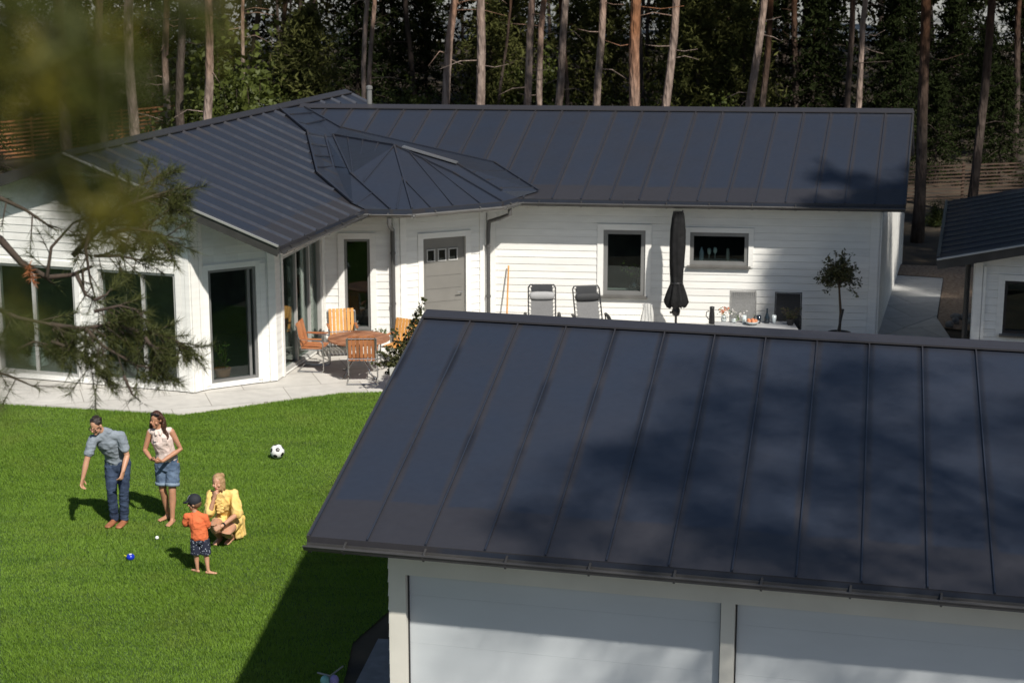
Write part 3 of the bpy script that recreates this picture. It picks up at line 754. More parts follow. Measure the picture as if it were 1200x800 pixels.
# ================================================================ garage in the foreground
gar = thing('garage', (3, 19, 0), 'near garage with large dark seam metal roof and pale wide front panels', 'garage')
gE0, gE1, gR0, gR1 = at(363, 628, 2.75), at(1200, 699, 2.75), at(500, 366.5, 3.85), at(1200, 405.5, 3.85)
ge = (gE1 - gE0).normalized(); gr = (gR1 - gR0).normalized()
LE = 8.6
G = Patch(gR0, gR0 + gr * LE, gE0, gE0 + ge * LE)
gb = V(gR0.x - gE0.x, gR0.y - gE0.y, 0)
B0, B1_ = gR0 + gb, gR0 + gr * LE + gb
GB = Patch(G.r1, G.r0, V(B1_.x, B1_.y, 2.55), V(B0.x, B0.y, 2.55))
mb = MB(); NS = 15
slope(mb, G, NS, th=.10, seam_h=.026, seam_w=.014); slope(mb, GB, NS, th=.10)
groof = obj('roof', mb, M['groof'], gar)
mb = MB(); sd = gr.cross(up).normalized()
for sgn in (-1, 1):
    q = [G.r0 + up * .045, G.r1 + up * .045, G.r1 + sd * sgn * .19 + up * .0, G.r0 + sd * sgn * .19 + up * .0]
    mb.hexa([p - up * .02 for p in q], q)
obj('ridge_cap', mb, M['roof'], groof)
verge(groof, G.r0, G.e0, -gr); verge(groof, G.r0, GB.e1, -gr)
gutter([G.e0 - ge * .03, G.e1], M['gutter'], groof, r=.06, drop=.06)
wo = V(-ge.y, ge.x, 0)      # towards the back
gp0 = G.e0 + wo * .50 + ge * .86
gp0 = V(gp0.x, gp0.y, 0)
GW = WF(gp0, gp0 + V(ge.x, ge.y, 0) * 7.2)
a_, _ = GW.sz(457, 720); 
GW = WF(GW.pt(a_, 0), GW.pt(a_ + 7.0, 0))
sa, ztp = GW.sz(476, 672); sb, _ = GW.sz(845, 730); sc_, _ = GW.sz(861, 735)
mb = MB(); fbox(mb, GW, 0, 7.0, ztp, 2.75, -.25, .03); fbox(mb, GW, 0, sa, .02, ztp, -.25, .03); fbox(mb, GW, sb, sc_, .02, ztp, -.25, .03)
fbox(mb, GW, sc_ + (sb - sa), sc_ + (sb - sa) + .14, .02, ztp, -.25, .03); fbox(mb, GW, 0, 7.0, 2.60, 2.80, .03, .05)
obj('post_and_beam', mb, M['beige'], gar)
for a, b in ((sa, sb), (sc_, sc_ + sb - sa)):
    mb = MB(); zz = .03
    while zz < ztp - .01:
        fbox(mb, GW, a + .004, b - .004, zz, min(zz + .499, ztp - .004), -.10, -.06); zz += .5
    d_ = obj('garage_door', mb, M['panel'], gar)
    for x0_ in (a + .002, b - .014):
        mb = MB(); fbox(mb, GW, x0_, x0_ + .012, .03, ztp - .01, -.08, -.04); obj('door_seal', mb, M['darkmetal'], d_)
mb = MB(); bk = WF(GW.pt(0, 0), GW.pt(0, 0) + V(gb.x, gb.y, 0).normalized() * 8.0)
mb2 = MB(); siding(mb2, WF(bk.p1, bk.p0), 0, bk.L, .03, lambda s: min(G.z(*WF(bk.p1, bk.p0).pt(s, 0).xy), GB.z(*WF(bk.p1, bk.p0).pt(s, 0).xy)) - .1)
fr2 = WF(bk.p1 + V(ge.x, ge.y, 0) * 7, bk.p1); siding(mb2, fr2, 0, 7, .03, 2.6)
obj('wall', mb2, M['white'], gar)
# ================================================================ small outbuilding at the right
shed = thing('outbuilding', (9.5, 35, 0), 'small white outbuilding with dark metal roof and dark window at right edge', 'outbuilding')
phi = R(-14); vd = V(math.cos(phi), math.sin(phi), 0); ad_ = V(-math.sin(phi), math.cos(phi), 0)
sE0 = at(1098, 304, 2.45); SL = 6.3; RUN = 3.3; tn = math.tan(R(12.5))
sR0 = sE0 + vd * RUN + up * RUN * tn
S = Patch(sR0 + ad_ * SL, sR0, sE0 + ad_ * SL, sE0)
sF0 = sE0 + vd * RUN * 2
S2 = Patch(sR0, sR0 + ad_ * SL, sF0, sF0 + ad_ * SL)
mb = MB(); slope(mb, S, 12, th=.12); slope(mb, S2, 6, th=.12); sroof = obj('roof', mb, M['roof'], shed)
verge(sroof, S.r1, S.e1, -ad_); verge(sroof, S2.r0, S2.e0, -ad_); verge(sroof, S.r0, S.e0, ad_)
mb = MB(); mb.bar(S.r1 - ad_ * .035 + up * .005, S.e1 - ad_ * .035 + up * .005, .05, .03, up); obj('verge_trim', mb, M['lframe'], sroof)
mb = MB(); mb.bar(S.e1 + up * .03 + vd * .02, S.e0 + up * .03 + vd * .02, .06, .06, up); obj('eave_trim', mb, M['gutter'], sroof)
sw0 = sE0 + ad_ * .45; sw0 = V(sw0.x, sw0.y, 0)
FS = WF(sw0, sw0 + vd * 6.2); a_, _ = FS.sz(1140, 360); FS = WF(FS.pt(a_, 0), FS.pt(a_ + 5.2, 0))
opS = FS.rect(1176, 330, 1240, 392)
und = lambda s: min(S.z(*FS.pt(s, 0).xy), S2.z(*FS.pt(s, 0).xy)) - .12
mb = MB(); siding(mb, FS, 0, FS.L, .03, und, [opS])
fr3 = WF(FS.p0 + ad_ * 5.3, FS.p0); siding(mb, fr3, 0, fr3.L, .03, 2.45 + .5 * tn)
obj('wall', mb, M['white'], shed)
window(FS, opS, shed, fw=.05, casing=.11, m='darkmetal')
board(FS, .07, .03, und(.07) - .01, .14, shed); board(FS, opS[0] - .35, .03, 2.3, .05, shed, off=.05, name='wall_batten')
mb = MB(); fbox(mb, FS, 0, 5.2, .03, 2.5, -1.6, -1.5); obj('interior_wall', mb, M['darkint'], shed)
mb = MB(); pa = FS.pt(-.12, 0, -.35); mb.tube([V(pa.x, pa.y, .05), V(pa.x, pa.y, 2.4)], .05, 10); obj('downpipe', mb, M['darkmetal'], shed)
# ================================================================ people
M['skin'] = mat('skin', (.50, .27, .17), .5, var=.08, vscale=8, sss=.15)
M['skin_tan'] = mat('skin_tanned', (.44, .22, .13), .5, var=.08, vscale=8, sss=.15)
M['eye'] = mat('eye_dark', (.03, .02, .015), .2); M['lip'] = mat('lips', (.42, .13, .11), .4)
def cloth(name, col, var=.12, vs=6, bump=.5, bs=14, col2=None, rough=.85): return mat(name, col, rough, var=var, vscale=vs, bump=bump, bscale=bs, col2=col2, spec=.2)
def fuse(name, mb, mats, parent, voxel=.006, smooth=3, paint=(), folds=0, fdir=(9, 9, 9)):
    o = obj(name, mb, mats, parent)
    md_ = o.modifiers.new('r', 'REMESH'); md_.mode = 'VOXEL'; md_.voxel_size = voxel; md_.use_smooth_shade = True
    if smooth:
        s = o.modifiers.new('s', 'SMOOTH'); s.factor = .5; s.iterations = smooth
    dg = bpy.context.evaluated_depsgraph_get(); dg.update()
    me = bpy.data.meshes.new_from_object(o.evaluated_get(dg)); o.modifiers.clear(); old = o.data; o.data = me
    me.materials.clear()
    for m in (mats if isinstance(mats, (list, tuple)) else [mats]): me.materials.append(m)
    n = len(me.polygons)
    mi = np.zeros(n, dtype=np.int32)
    if paint:
        c = np.empty(n * 3, dtype=np.float32); me.polygons.foreach_get('center', c); c = c.reshape(-1, 3)
        off = wloc(parent)
        for p, r, k in paint: mi[np.linalg.norm((c - np.array((p - off)[:])), axis=1) < r] = k
    if folds:
        from mathutils import noise
        nv = len(me.vertices); co = np.empty(nv * 3, dtype=np.float32); me.vertices.foreach_get('co', co); co = co.reshape(-1, 3); no = np.array([v.normal[:] for v in me.vertices])
        fx, fy, fz = fdir
        dsp = np.array([1 - abs(noise.noise((x * fx, y * fy, z * fz)) * 2.2) + .5 * noise.noise((x * 2.3 * fx, y * 2.3 * fy, z * 2.3 * fz)) for x, y, z in co])
        co = co + no * np.maximum((dsp - .35) * folds * .8, -.0015)[:, None]; me.vertices.foreach_set('co', co.astype(np.float32).ravel())
    me.polygons.foreach_set('material_index', mi); me.polygons.foreach_set('use_smooth', np.ones(n, dtype=bool)); me.update()
    return o
def rotm(yaw, pitch, roll=0):   # yaw>0 turns the face to picture right; pitch>0 looks down
    return Matrix.Rotation(R(yaw), 3, 'Z') @ Matrix.Rotation(R(pitch), 3, 'X') @ Matrix.Rotation(R(roll), 3, 'Y')
def head(mb, c, rot, s=1.0):
    P = lambda x, y, z: Vector(c) + rot @ (V(x, y, z) * s)
    mb.ball(P(0, .012, .022), (.073 * s, .091 * s, .097 * s), rot=rot)
    mb.ball(P(0, -.018, -.045), (.057 * s, .066 * s, .070 * s), rot=rot)
    mb.ball(P(0, -.058, -.092), (.027 * s, .026 * s, .024 * s), rot=rot)
    mb.tube([P(0, -.080, .016), P(0, -.098, -.008), P(0, -.104, -.022)], [.009 * s, .012 * s, .015 * s], 8, rnd=True)
    mb.ball(P(0, -.080, -.056), (.022 * s, .011 * s, .010 * s), rot=rot)
    for k in (-1, 1):
        mb.ball(P(k * .074, .012, -.006), (.012 * s, .022 * s, .033 * s), rot=rot); mb.ball(P(k * .04, -.066, -.018), (.022 * s, .02 * s, .02 * s), rot=rot)
    return [(P(.031, -.084, .010), .011 * s, 1), (P(-.031, -.084, .010), .011 * s, 1), (P(0, -.09, -.056), .016 * s, 2), (P(.03, -.085, .034), .010 * s, 3), (P(-.03, -.085, .034), .010 * s, 3)]
def hand(mb, wr, dirn, nrm, thumb, s=1.0, curl=.8):
    """palm + four fingers + thumb; nrm = the way the palm faces, thumb = +1/-1 side"""
    d = Vector(dirn).normalized(); nm = Vector(nrm); nm = (nm - d * nm.dot(d)).normalized(); sd = d.cross(nm) * thumb
    wr = Vector(wr)
    mb.tube([wr - d * .02 * s, wr + d * .035 * s, wr + d * .085 * s], [(.026 * s, .018 * s), (.036 * s, .016 * s), (.040 * s, .014 * s)], 10, side=sd, rnd=True)
    for i, (off, L) in enumerate(((.033, .066), (.011, .076), (-.011, .071), (-.033, .055))):
        b = wr + d * .082 * s + sd * off * s; p = [b]; a = .15 * curl
        for k in (.45, .32, .25):
            a += .42 * curl; p.append(p[-1] + (d * math.cos(a) + nm * math.sin(a) + sd * off * 2.2) .normalized() * L * k * s)
        mb.tube(p, [.0098 * s, .0092 * s, .0085 * s, .0072 * s], 7, rnd=True)
    b = wr + d * .022 * s + sd * .026 * s
    mb.tube([b, b + (d * .7 + sd * .8 + nm * .3).normalized() * .036 * s, b + (d * .95 + sd * .62 + nm * .55).normalized() * .068 * s], [.0135 * s, .011 * s, .0085 * s], 7, rnd=True)
def foot(mb, an, toe, s=1.0, bare=True):
    an, toe = Vector(an), Vector(toe); d = (toe - an); d.z = 0; d.normalize(); sd = V(d.y, -d.x, 0)
    h = V(an.x, an.y, .035 * s) - d * .035 * s; t = V(an.x, an.y, .022 * s) + d * .165 * s
    mb.tube([h, lerp(h, t, .35), lerp(h, t, .75), t], [(.034 * s, .034 * s), (.036 * s, .036 * s), (.046 * s, .026 * s), (.042 * s, .018 * s)], 10, side=sd, rnd=True)
    mb.tube([an, lerp(h, t, .3) + V(0, 0, .02 * s)], [.036 * s, .03 * s], 9, rnd=True)
    if bare:
        for i in range(5): mb.ball(t + d * (.022 - .006 * i) * s + sd * (-.032 + .016 * i) * s - V(0, 0, .006 * s), (.010 * s,) * 3, n=8, m=6)
limb = lambda mb, pts, r, n=12: mb.tube(pts, r, n, rnd=True)
def arm(mb, sh, el, wr, s=1.0, k=1.0):
    sh, el, wr = map(Vector, (sh, el, wr))
    limb(mb, [sh, lerp(sh, el, .35), el, lerp(el, wr, .3), wr], [x * s * k for x in (.054, .049, .040, .042, .027)])
def leg(mb, hp, kn, an, s=1.0, k=1.0):
    hp, kn, an = map(Vector, (hp, kn, an))
    limb(mb, [hp, lerp(hp, kn, .4), kn, lerp(kn, an, .32) + V(0, .012, 0), lerp(kn, an, .7), an], [x * s * k for x in (.088, .078, .056, .058, .042, .036)])
def sub(root, v): return Vector(v) + root.location
class Pers:
    def __init__(s, px, py, label, group=None):
        p = at(px, py, 0); s.root = thing('person', p, label, 'person'); s.o = s.root.location.copy()
    def p(s, x, y, z): return s.o + V(x, y, z)
# ---- man, bending forward, hand held out
H = Pers(139, 614, 'man in grey t-shirt, dark jeans and glasses leaning forward with his arm hanging')
P = H.p
hipc, waist, chest, neck = P(.02, .06, .93), P(.0, .01, 1.06), P(-.06, -.10, 1.25), P(-.11, -.19, 1.41)
hd = P(-.18, -.285, 1.525); hrot = rotm(-24, 24)
sL, eL, wL = P(-.245, -.24, 1.31), P(-.33, -.31, 1.03), P(-.385, -.36, .79)
sR, eR, wR = P(.115, -.12, 1.335), P(.195, -.13, 1.05), P(.16, -.28, .87)
hL, kL, aL = P(-.07, .05, .90), P(-.065, -.04, .50), P(-.06, .02, .09)
hR, kR, aR = P(.11, .05, .90), P(.105, -.03, .50), P(.085, .0, .09)
sd_ = (sR - sL).normalized()
mb = MB(); paint = head(mb, hd, hrot)
limb(mb, [neck - V(0, -.03, .04), hd + hrot @ V(0, .03, -.05)], [.062, .055])
mb.tube([hipc - V(0, 0, .05), waist, chest, neck - V(0, -.02, .05)], [(.145, .105), (.13, .095), (.15, .105), (.12, .07)], 14, side=sd_, rnd=True)
limb(mb, [sL, neck - V(0, -.02, .04), sR], [.058, .06, .058])
arm(mb, sL, eL, wL); arm(mb, sR, eR, wR); leg(mb, hL, kL, aL); leg(mb, hR, kR, aR)
hand(mb, wL, wL - eL + V(0, 0, -.05), V(.9, -.3, 0), -1, 1.08, 1.0); hand(mb, wR, V(-.05, -.05, -.2), V(-.8, .4, 0), 1, 1.08, .9)
foot(mb, aL, aL + V(-.05, -.18, 0)); foot(mb, aR, aR + V(-.04, -.19, 0))
M['hair_dark'] = mat('dark_hair', (.018, .011, .008), .5, var=.4, vscale=40, bump=.5, bscale=90)
fuse('body', mb, [M['skin'], M['eye'], M['lip'], M['hair_dark']], H.root, .0062, paint=paint)
mb = MB()
mb.tube([hipc + V(0, 0, -.0), waist, lerp(waist, chest, .5), chest, neck - V(0, -.02, .045)], [(.165, .125), (.152, .118), (.162, .124), (.172, .125), (.135, .08)], 16, side=sd_, rnd=True)
limb(mb, [sL, neck - V(0, -.025, .05), sR], [.07, .072, .07])
limb(mb, [sL, lerp(sL, eL, .62)], [.073, .068]); limb(mb, [sR, lerp(sR, eR, .62)], [.073, .068])
M['tee_grey'] = cloth('grey_tshirt_cloth', (.185, .215, .25), col2=(.26, .295, .335), vs=5, bump=.9, bs=9)
fuse('t_shirt', mb, M['tee_grey'], H.root, .008, folds=.013, fdir=(8, 8, 11))
mb = MB()
mb.tube([hipc + V(0, 0, .03), hipc - V(0, 0, .07)], [(.158, .118), (.165, .125)], 14, side=(1, 0, 0), rnd=True)
for h_, k_, a_ in ((hL, kL, aL), (hR, kR, aR)):
    limb(mb, [h_, lerp(h_, k_, .45), k_, lerp(k_, a_, .5), a_ + V(0, 0, .0)], [.098, .088, .070, .066, .060])
M['jeans'] = cloth('dark_jeans_denim', (.012, .019, .042), col2=(.055, .08, .135), vs=7, bump=.9, bs=11)
fuse('jeans', mb, M['jeans'], H.root, .008, folds=.012, fdir=(7, 7, 14))
M['leather'] = mat('tan_leather', (.30, .115, .055), .5, var=.2, vscale=12)
for a_, t_ in ((aL, V(-.05, -.18, 0)), (aR, V(-.04, -.19, 0))):
    mb = MB(); foot(mb, a_ - V(0, 0, .005), a_ + t_, 1.22, bare=False); fuse('shoe', mb, M['leather'], H.root, .008)
mb = MB(); mb.ball(hd + hrot @ V(0, .026, .042), (.080, .092, .088), rot=hrot)
for i in range(26):
    a = random.uniform(0, 6.28); e = random.uniform(.2, 1.3); d = V(math.cos(a) * math.cos(e), math.sin(a) * math.cos(e) + .1, math.sin(e))
    if d.y < -.55: continue
    q = hd + hrot @ (V(0, .024, .04) + V(d.x * .078, d.y * .09, d.z * .088)); mb.ball(q, .016, 7, 5)
fuse('hair', mb, M['hair_dark'], H.root, .008, 2)
mb = MB()
for k in (-1, 1):
    c = hd + hrot @ V(k * .033, -.094, .008); ring = [c + hrot @ V(math.cos(t) * .024, 0, math.sin(t) * .018) for t in np.linspace(0, 2 * math.pi, 13)]
    mb.tube(ring, .0035, 5); mb.tube([c + hrot @ V(k * .024, 0, .004), hd + hrot @ V(k * .078, .01, .012)], .0032, 5)
mb.tube([hd + hrot @ V(-.01, -.096, .01), hd + hrot @ V(.01, -.096, .01)], .0032, 5)
obj('glasses', mb, M['darkmetal'], H.root)
# ---- woman in shorts, hands together
H = Pers(198, 611, 'woman with long dark hair in sleeveless pink shirt and denim shorts holding her hands together'); P = H.p
hipc, waist, chest, neck = P(-.0, .04, .89), P(-.01, .02, 1.04), P(-.045, -.01, 1.22), P(-.075, -.03, 1.39)
hd = P(-.105, -.085, 1.525); hrot = rotm(-16, 14, 6)
sL, eL, wL = P(-.205, -.03, 1.325), P(-.285, -.04, 1.07), P(-.165, -.22, .99)
sR, eR, wR = P(.095, -.02, 1.335), P(.215, -.02, 1.08), P(-.005, -.24, .97)
hL, kL, aL = P(-.075, .05, .86), P(-.075, .04, .46), P(-.035, .13, .085)
hR, kR, aR = P(.085, .04, .86), P(.075, -.05, .46), P(.065, -.07, .085)
sd_ = (sR - sL).normalized()
mb = MB(); paint = head(mb, hd, hrot, .95)
limb(mb, [neck - V(0, 0, .05), hd + hrot @ V(0, .03, -.05)], [.052, .047])
mb.tube([hipc - V(0, 0, .05), waist, chest, neck - V(0, 0, .06)], [(.15, .11), (.115, .085), (.135, .10), (.10, .06)], 14, side=sd_, rnd=True)
limb(mb, [sL, neck - V(0, 0, .05), sR], [.047, .052, .047])
arm(mb, sL, eL, wL, .86); arm(mb, sR, eR, wR, .86); leg(mb, hL, kL, aL, .93); leg(mb, hR, kR, aR, .93)
hand(mb, wL, V(.75, -.45, -.1), V(.2, .5, .6), 1, .95, 1.2); hand(mb, wR, V(-.85, -.25, -.05), V(-.1, .6, .5), -1, .95, 1.2)
foot(mb, aL, aL + V(-.10, -.13, 0), .93); foot(mb, aR, aR + V(-.05, -.2, 0), .93)
M['hair_brown'] = mat('long_brown_hair', (.030, .012, .007), .45, var=.5, vscale=30, bump=.6, bscale=60, col2=(.075, .028, .014))
fuse('body', mb, [M['skin_tan'], M['eye'], M['lip'], M['hair_brown']], H.root, .0062, paint=paint)
mb = MB()
mb.tube([hipc + V(0, 0, .04), waist, lerp(waist, chest, .6), chest + V(0, -.01, 0), neck - V(0, 0, .07)], [(.158, .125), (.14, .11), (.15, .122), (.155, .122), (.115, .072)], 16, side=sd_, rnd=True)
limb(mb, [lerp(sL, neck, .22), neck - V(0, 0, .06), lerp(sR, neck, .22)], [.056, .06, .056])
for k in (-1, 1): limb(mb, [neck + V(k * .052, -.03, -.015), neck + V(k * .03, -.085, -.07)], [.016, .014])
M['pink'] = cloth('pale_pink_cotton', (.62, .50, .45), col2=(.72, .62, .57), vs=7, bump=.9, bs=10)
M['buttons'] = mat('button', (.30, .22, .19), .4)
sh_ = fuse('sleeveless_shirt', mb, M['pink'], H.root, .008, folds=.012, fdir=(12, 10, 8))
mb = MB()
for k in (-1, 1):
    mb = MB(); mb.box(chest + V(k * .06, -.120, .03), (.06, .012, .05)); obj('pocket', mb, M['pink'], sh_)
mb = MB()
mb.tube([hipc + V(0, 0, .06), hipc - V(0, 0, .06)], [(.148, .115), (.165, .125)], 14, side=(1, 0, 0), rnd=True)
for h_, k_ in ((hL, kL), (hR, kR)): mb.tube([h_, lerp(h_, k_, .45), lerp(h_, k_, .72)], [.1, .098, .098], 14, rnd=False)
M['denim'] = cloth('blue_shorts_denim', (.045, .075, .13), col2=(.13, .18, .26), vs=8, bump=.8, bs=12)
fuse('shorts', mb, M['denim'], H.root, .008, folds=.010, fdir=(9, 9, 13))
M['cuff'] = cloth('pale_denim_cuff', (.20, .26, .33))
for h_, k_ in ((hL, kL), (hR, kR)):
    mb = MB(); mb.tube([lerp(h_, k_, .68), lerp(h_, k_, .79)], [.103, .105], 16); obj('cuff', mb, M['cuff'], H.root, smooth=True)
mb = MB(); mb.ball(hd + hrot @ V(0, .028, .036), (.083, .092, .09), rot=hrot)
for k in range(20):
    a = -1.25 + 2.5 * k / 19 + random.uniform(-.08, .08)      # around the back of the head
    bx_, by_ = math.sin(a) * .075, math.cos(a) * .075 + .01
    pts = [hd + hrot @ V(bx_, by_ * 1.0, .06)]
    L = random.uniform(.30, .40)
    for j in range(1, 8):
        t = j / 7
        q = hd + hrot @ V(bx_ * (1.08 + .35 * t), by_ + .012, .05 - .02 * t); q = q + V(.018 * math.sin(j * 1.6 + k) + (.05 * t if a > 0 else .01 * t), .012 * math.cos(j * 1.4 + k) - .02 * t * (abs(a) > .9), -L * t); pts.append(q)
    mb.tube(pts, [.024, .026, .026, .025, .024, .022, .018, .010], 7, rnd=True)
fuse('hair', mb, M['hair_brown'], H.root, .009, 2)
mb = MB()
mb.tube([hd + hrot @ V(-.07, -.02, .10), hd + hrot @ V(-.034, -.05, .115), hd + hrot @ V(0, -.05, .12), hd + hrot @ V(.034, -.05, .115), hd + hrot @ V(.07, -.02, .10)], [.005, .017, .005, .017, .005], 7)
obj('sunglasses', mb, M['darkmetal'], H.root)
# ---- small boy seen from behind
H = Pers(238, 671, 'small child in orange t-shirt, dark patterned shorts and black cap seen from behind'); P = H.p
hipc, waist, chest, neck = P(-.025, .0, .50), P(-.035, .0, .60), P(-.055, .0, .71), P(-.075, .01, .83)
hd = P(-.085, .02, .955); hrot = rotm(-100, 8)
sL, eL, wL = P(-.185, .02, .775), P(-.225, .06, .635), P(-.135, .17, .61)
sR, eR, wR = P(.05, .0, .775), P(.095, .02, .625), P(.04, .15, .59)
hL, kL, aL = P(-.085, .0, .47), P(-.085, .0, .26), P(-.075, .02, .055)
hR, kR, aR = P(.035, .0, .47), P(.05, -.01, .26), P(.072, -.03, .055)
mb = MB(); paint = head(mb, hd, hrot, .86)
limb(mb, [neck - V(0, 0, .04), hd + V(0, 0, -.06)], [.036, .036])
mb.tube([hipc - V(0, 0, .03), waist, chest, neck - V(0, 0, .04)], [(.09, .07), (.085, .068), (.092, .068), (.07, .045)], 12, side=(1, 0, 0), rnd=True)
limb(mb, [sL, neck - V(0, 0, .035), sR], [.032, .036, .032])
arm(mb, sL, eL, wL, .62); arm(mb, sR, eR, wR, .62); leg(mb, hL, kL, aL, .6); leg(mb, hR, kR, aR, .6)
hand(mb, wL, V(.6, .3, .2), V(.2, -.1, -1), 1, .62, 1.2); hand(mb, wR, V(-.6, .4, .1), V(-.2, -.1, -1), -1, .62, 1.2)
foot(mb, aL, aL + V(-.09, .08, 0), .62); foot(mb, aR, aR + V(.14, -.02, 0), .62)
M['hair_fair'] = mat('fair_brown_hair', (.13, .075, .04), .6, var=.3, vscale=30)
fuse('body', mb, [M['skin'], M['eye'], M['lip'], M['hair_fair']], H.root, .005, paint=paint)
mb = MB(); mb.tube([hipc + V(0, 0, .0), waist, chest, neck - V(0, 0, .045)], [(.115, .09), (.110, .088), (.112, .086), (.085, .055)], 14, side=(1, 0, 0), rnd=True)
limb(mb, [sL, neck - V(0, 0, .045), sR], [.045, .05, .045]); limb(mb, [sL, lerp(sL, eL, .75)], [.047, .046]); limb(mb, [sR, lerp(sR, eR, .75)], [.047, .046])
M['orange'] = cloth('orange_tshirt_cloth', (.60, .125, .045), col2=(.72, .18, .07), vs=6, bump=.8, bs=12); fuse('t_shirt', mb, M['orange'], H.root, .007, folds=.009, fdir=(12, 12, 14))
mb = MB(); mb.tube([hipc + V(0, 0, .03), hipc - V(0, 0, .04)], [(.10, .08), (.105, .088)], 12, side=(1, 0, 0), rnd=True)
for h_, k_ in ((hL, kL), (hR, kR)): mb.tube([h_, lerp(h_, k_, .55), lerp(h_, k_, .98)], [.068, .070, .070], 12)
m_, nt_, b_ = new_mat('patterned_shorts_cloth'); vo = nt_.nodes.new('ShaderNodeTexVoronoi'); vo.inputs['Scale'].default_value = 34; crr = nt_.nodes.new('ShaderNodeValToRGB')
tcc = nt_.nodes.new('ShaderNodeTexCoord'); nt_.links.new(tcc.outputs['Object'], vo.inputs['Vector']); nt_.links.new(vo.outputs['Distance'], crr.inputs[0]); nt_.links.new(crr.outputs[0], b_.inputs['Base Color'])
crr.color_ramp.elements[0].color = (.35, .38, .45, 1); crr.color_ramp.elements[0].position = .2; crr.color_ramp.elements[1].color = (.012, .016, .035, 1); crr.color_ramp.elements[1].position = .3; b_.inputs['Roughness'].default_value = .85
fuse('shorts', mb, m_, H.root, .006)
mb = MB(); mb.ball(hd + hrot @ V(0, .012, .040), (.083, .094, .088), rot=hrot, n=18, m=10)
capo = [hd + hrot @ V(math.sin(t) * .075, -math.cos(t) * .075, .045) for t in np.linspace(-1.15, 1.15, 9)]
capv = [hd + hrot @ V(math.sin(t) * .078, -math.cos(t) * .145 - .0, .030 - .01 * math.cos(t)) for t in np.linspace(-1.0, 1.0, 9)]
for i in range(8):
    q = [capo[i], capo[i + 1], capv[i + 1], capv[i]]; mb.hexa([p - up * .006 for p in q], [p + up * .004 for p in q])
cap = obj('cap', mb, mat('black_cap_cloth', (.014, .016, .022), .8, var=.3), H.root, smooth=True)
mb = MB(); vs_, fs_ = [], []
for i in range(7):
    for j in range(5):
        a = -.75 + 1.5 * i / 6; e = .25 + .85 * j / 4; vs_.append(hd + hrot @ (V(0, .012, .038) + V(math.sin(a) * math.cos(e) * .0845, -math.cos(a) * math.cos(e) * .0955, math.sin(e) * .0915)))
fs_ = [(i * 5 + j, i * 5 + j + 1, i * 5 + j + 6, i * 5 + j + 5) for i in range(6) for j in range(4)]
mb.add(vs_, fs_); obj('cap_panel', mb, mat('grey_cap_panel', (.45, .45, .47), .8, col2=(.03, .03, .04), vscale=35, detail=1), cap, smooth=True)
mb = MB(); mb.ball(hd + hrot @ V(0, .022, .0), (.071, .082, .07), rot=hrot); obj('hair', mb, M['hair_fair'], H.root, smooth=True)
# ---- woman squatting in a yellow dress
H = Pers(264, 635, 'blond woman in yellow dress crouching on the grass with one hand at her mouth'); P = H.p
hipc, waist, chest, neck = P(.03, .20, .27), P(.02, .16, .42), P(-.01, .04, .60), P(-.03, .0, .74)
hd = P(-.06, -.06, .875); hrot = rotm(-14, 6, -4)
sL, eL, wL = P(-.175, .0, .685), P(-.17, -.20, .465), P(-.10, -.19, .69)
sR, eR, wR = P(.135, .03, .69), P(.205, -.14, .46), P(.02, -.40, .37)
hL, kL, aL = P(-.07, .18, .24), P(-.12, -.26, .33), P(-.08, .02, .075)
hR, kR, aR = P(.12, .18, .24), P(.07, -.34, .25), P(.08, .04, .075)
sd_ = (sR - sL).normalized()
mb = MB(); paint = head(mb, hd, hrot, .97)
limb(mb, [neck - V(0, 0, .05), hd + hrot @ V(0, .03, -.05)], [.052, .047])
mb.tube([hipc, waist, chest, neck - V(0, 0, .06)], [(.15, .13), (.12, .09), (.135, .10), (.10, .06)], 14, side=sd_, rnd=True)
limb(mb, [sL, neck - V(0, 0, .05), sR], [.047, .052, .047])
arm(mb, sL, eL, wL, .88); arm(mb, sR, eR, wR, .88)
for h_, k_, a_ in ((hL, kL, aL), (hR, kR, aR)): limb(mb, [h_, lerp(h_, k_, .5), k_, lerp(k_, a_, .4), a_], [.09, .084, .066, .060, .038])
hand(mb, wL, V(.15, .0, .6), V(.5, .6, 0), 1, .95, 1.7); hand(mb, wR, V(-.8, -.15, -.35), V(.1, .8, -.4), -1, .95, .9)
foot(mb, aL, aL + V(-.05, -.2, 0), .93); foot(mb, aR, aR + V(-.06, -.2, 0), .93)
M['hair_blond'] = mat('blond_hair', (.30, .17, .08), .5, var=.3, vscale=30, bump=.5, bscale=70, col2=(.45, .29, .15))
fuse('body', mb, [M['skin'], M['eye'], M['lip'], M['hair_blond']], H.root, .0062, paint=paint)
mb = MB()
mb.tube([hipc + V(0, .02, -.12), hipc, waist, lerp(waist, chest, .6), chest, neck - V(0, 0, .07)], [(.175, .16), (.185, .165), (.150, .125), (.155, .12), (.158, .118), (.115, .07)], 16, side=sd_, rnd=True)
limb(mb, [sL, neck - V(0, 0, .06), sR], [.06, .06, .06]); limb(mb, [sL, lerp(sL, eL, .85)], [.064, .072]); limb(mb, [sR, lerp(sR, eR, .95)], [.064, .078])
for h_, k_ in ((hL, kL), (hR, kR)): limb(mb, [h_, lerp(h_, k_, .40)], [.112, .100])
for i in range(8):
    t = i / 7; q = P(.15 + .06 * t, .04 + .18 * t, .30 - .02 * t); limb(mb, [q, q + V(.02 * math.sin(i * 2), .01, -.24)], [.034, .030 + .01 * math.sin(i * 1.7)])
M['yellow'] = cloth('yellow_dress_cloth', (.70, .46, .13), col2=(.82, .61, .25), vs=7, bump=.9, bs=9); fuse('dress', mb, M['yellow'], H.root, .009, folds=.020, fdir=(11, 11, 7))
mb = MB()
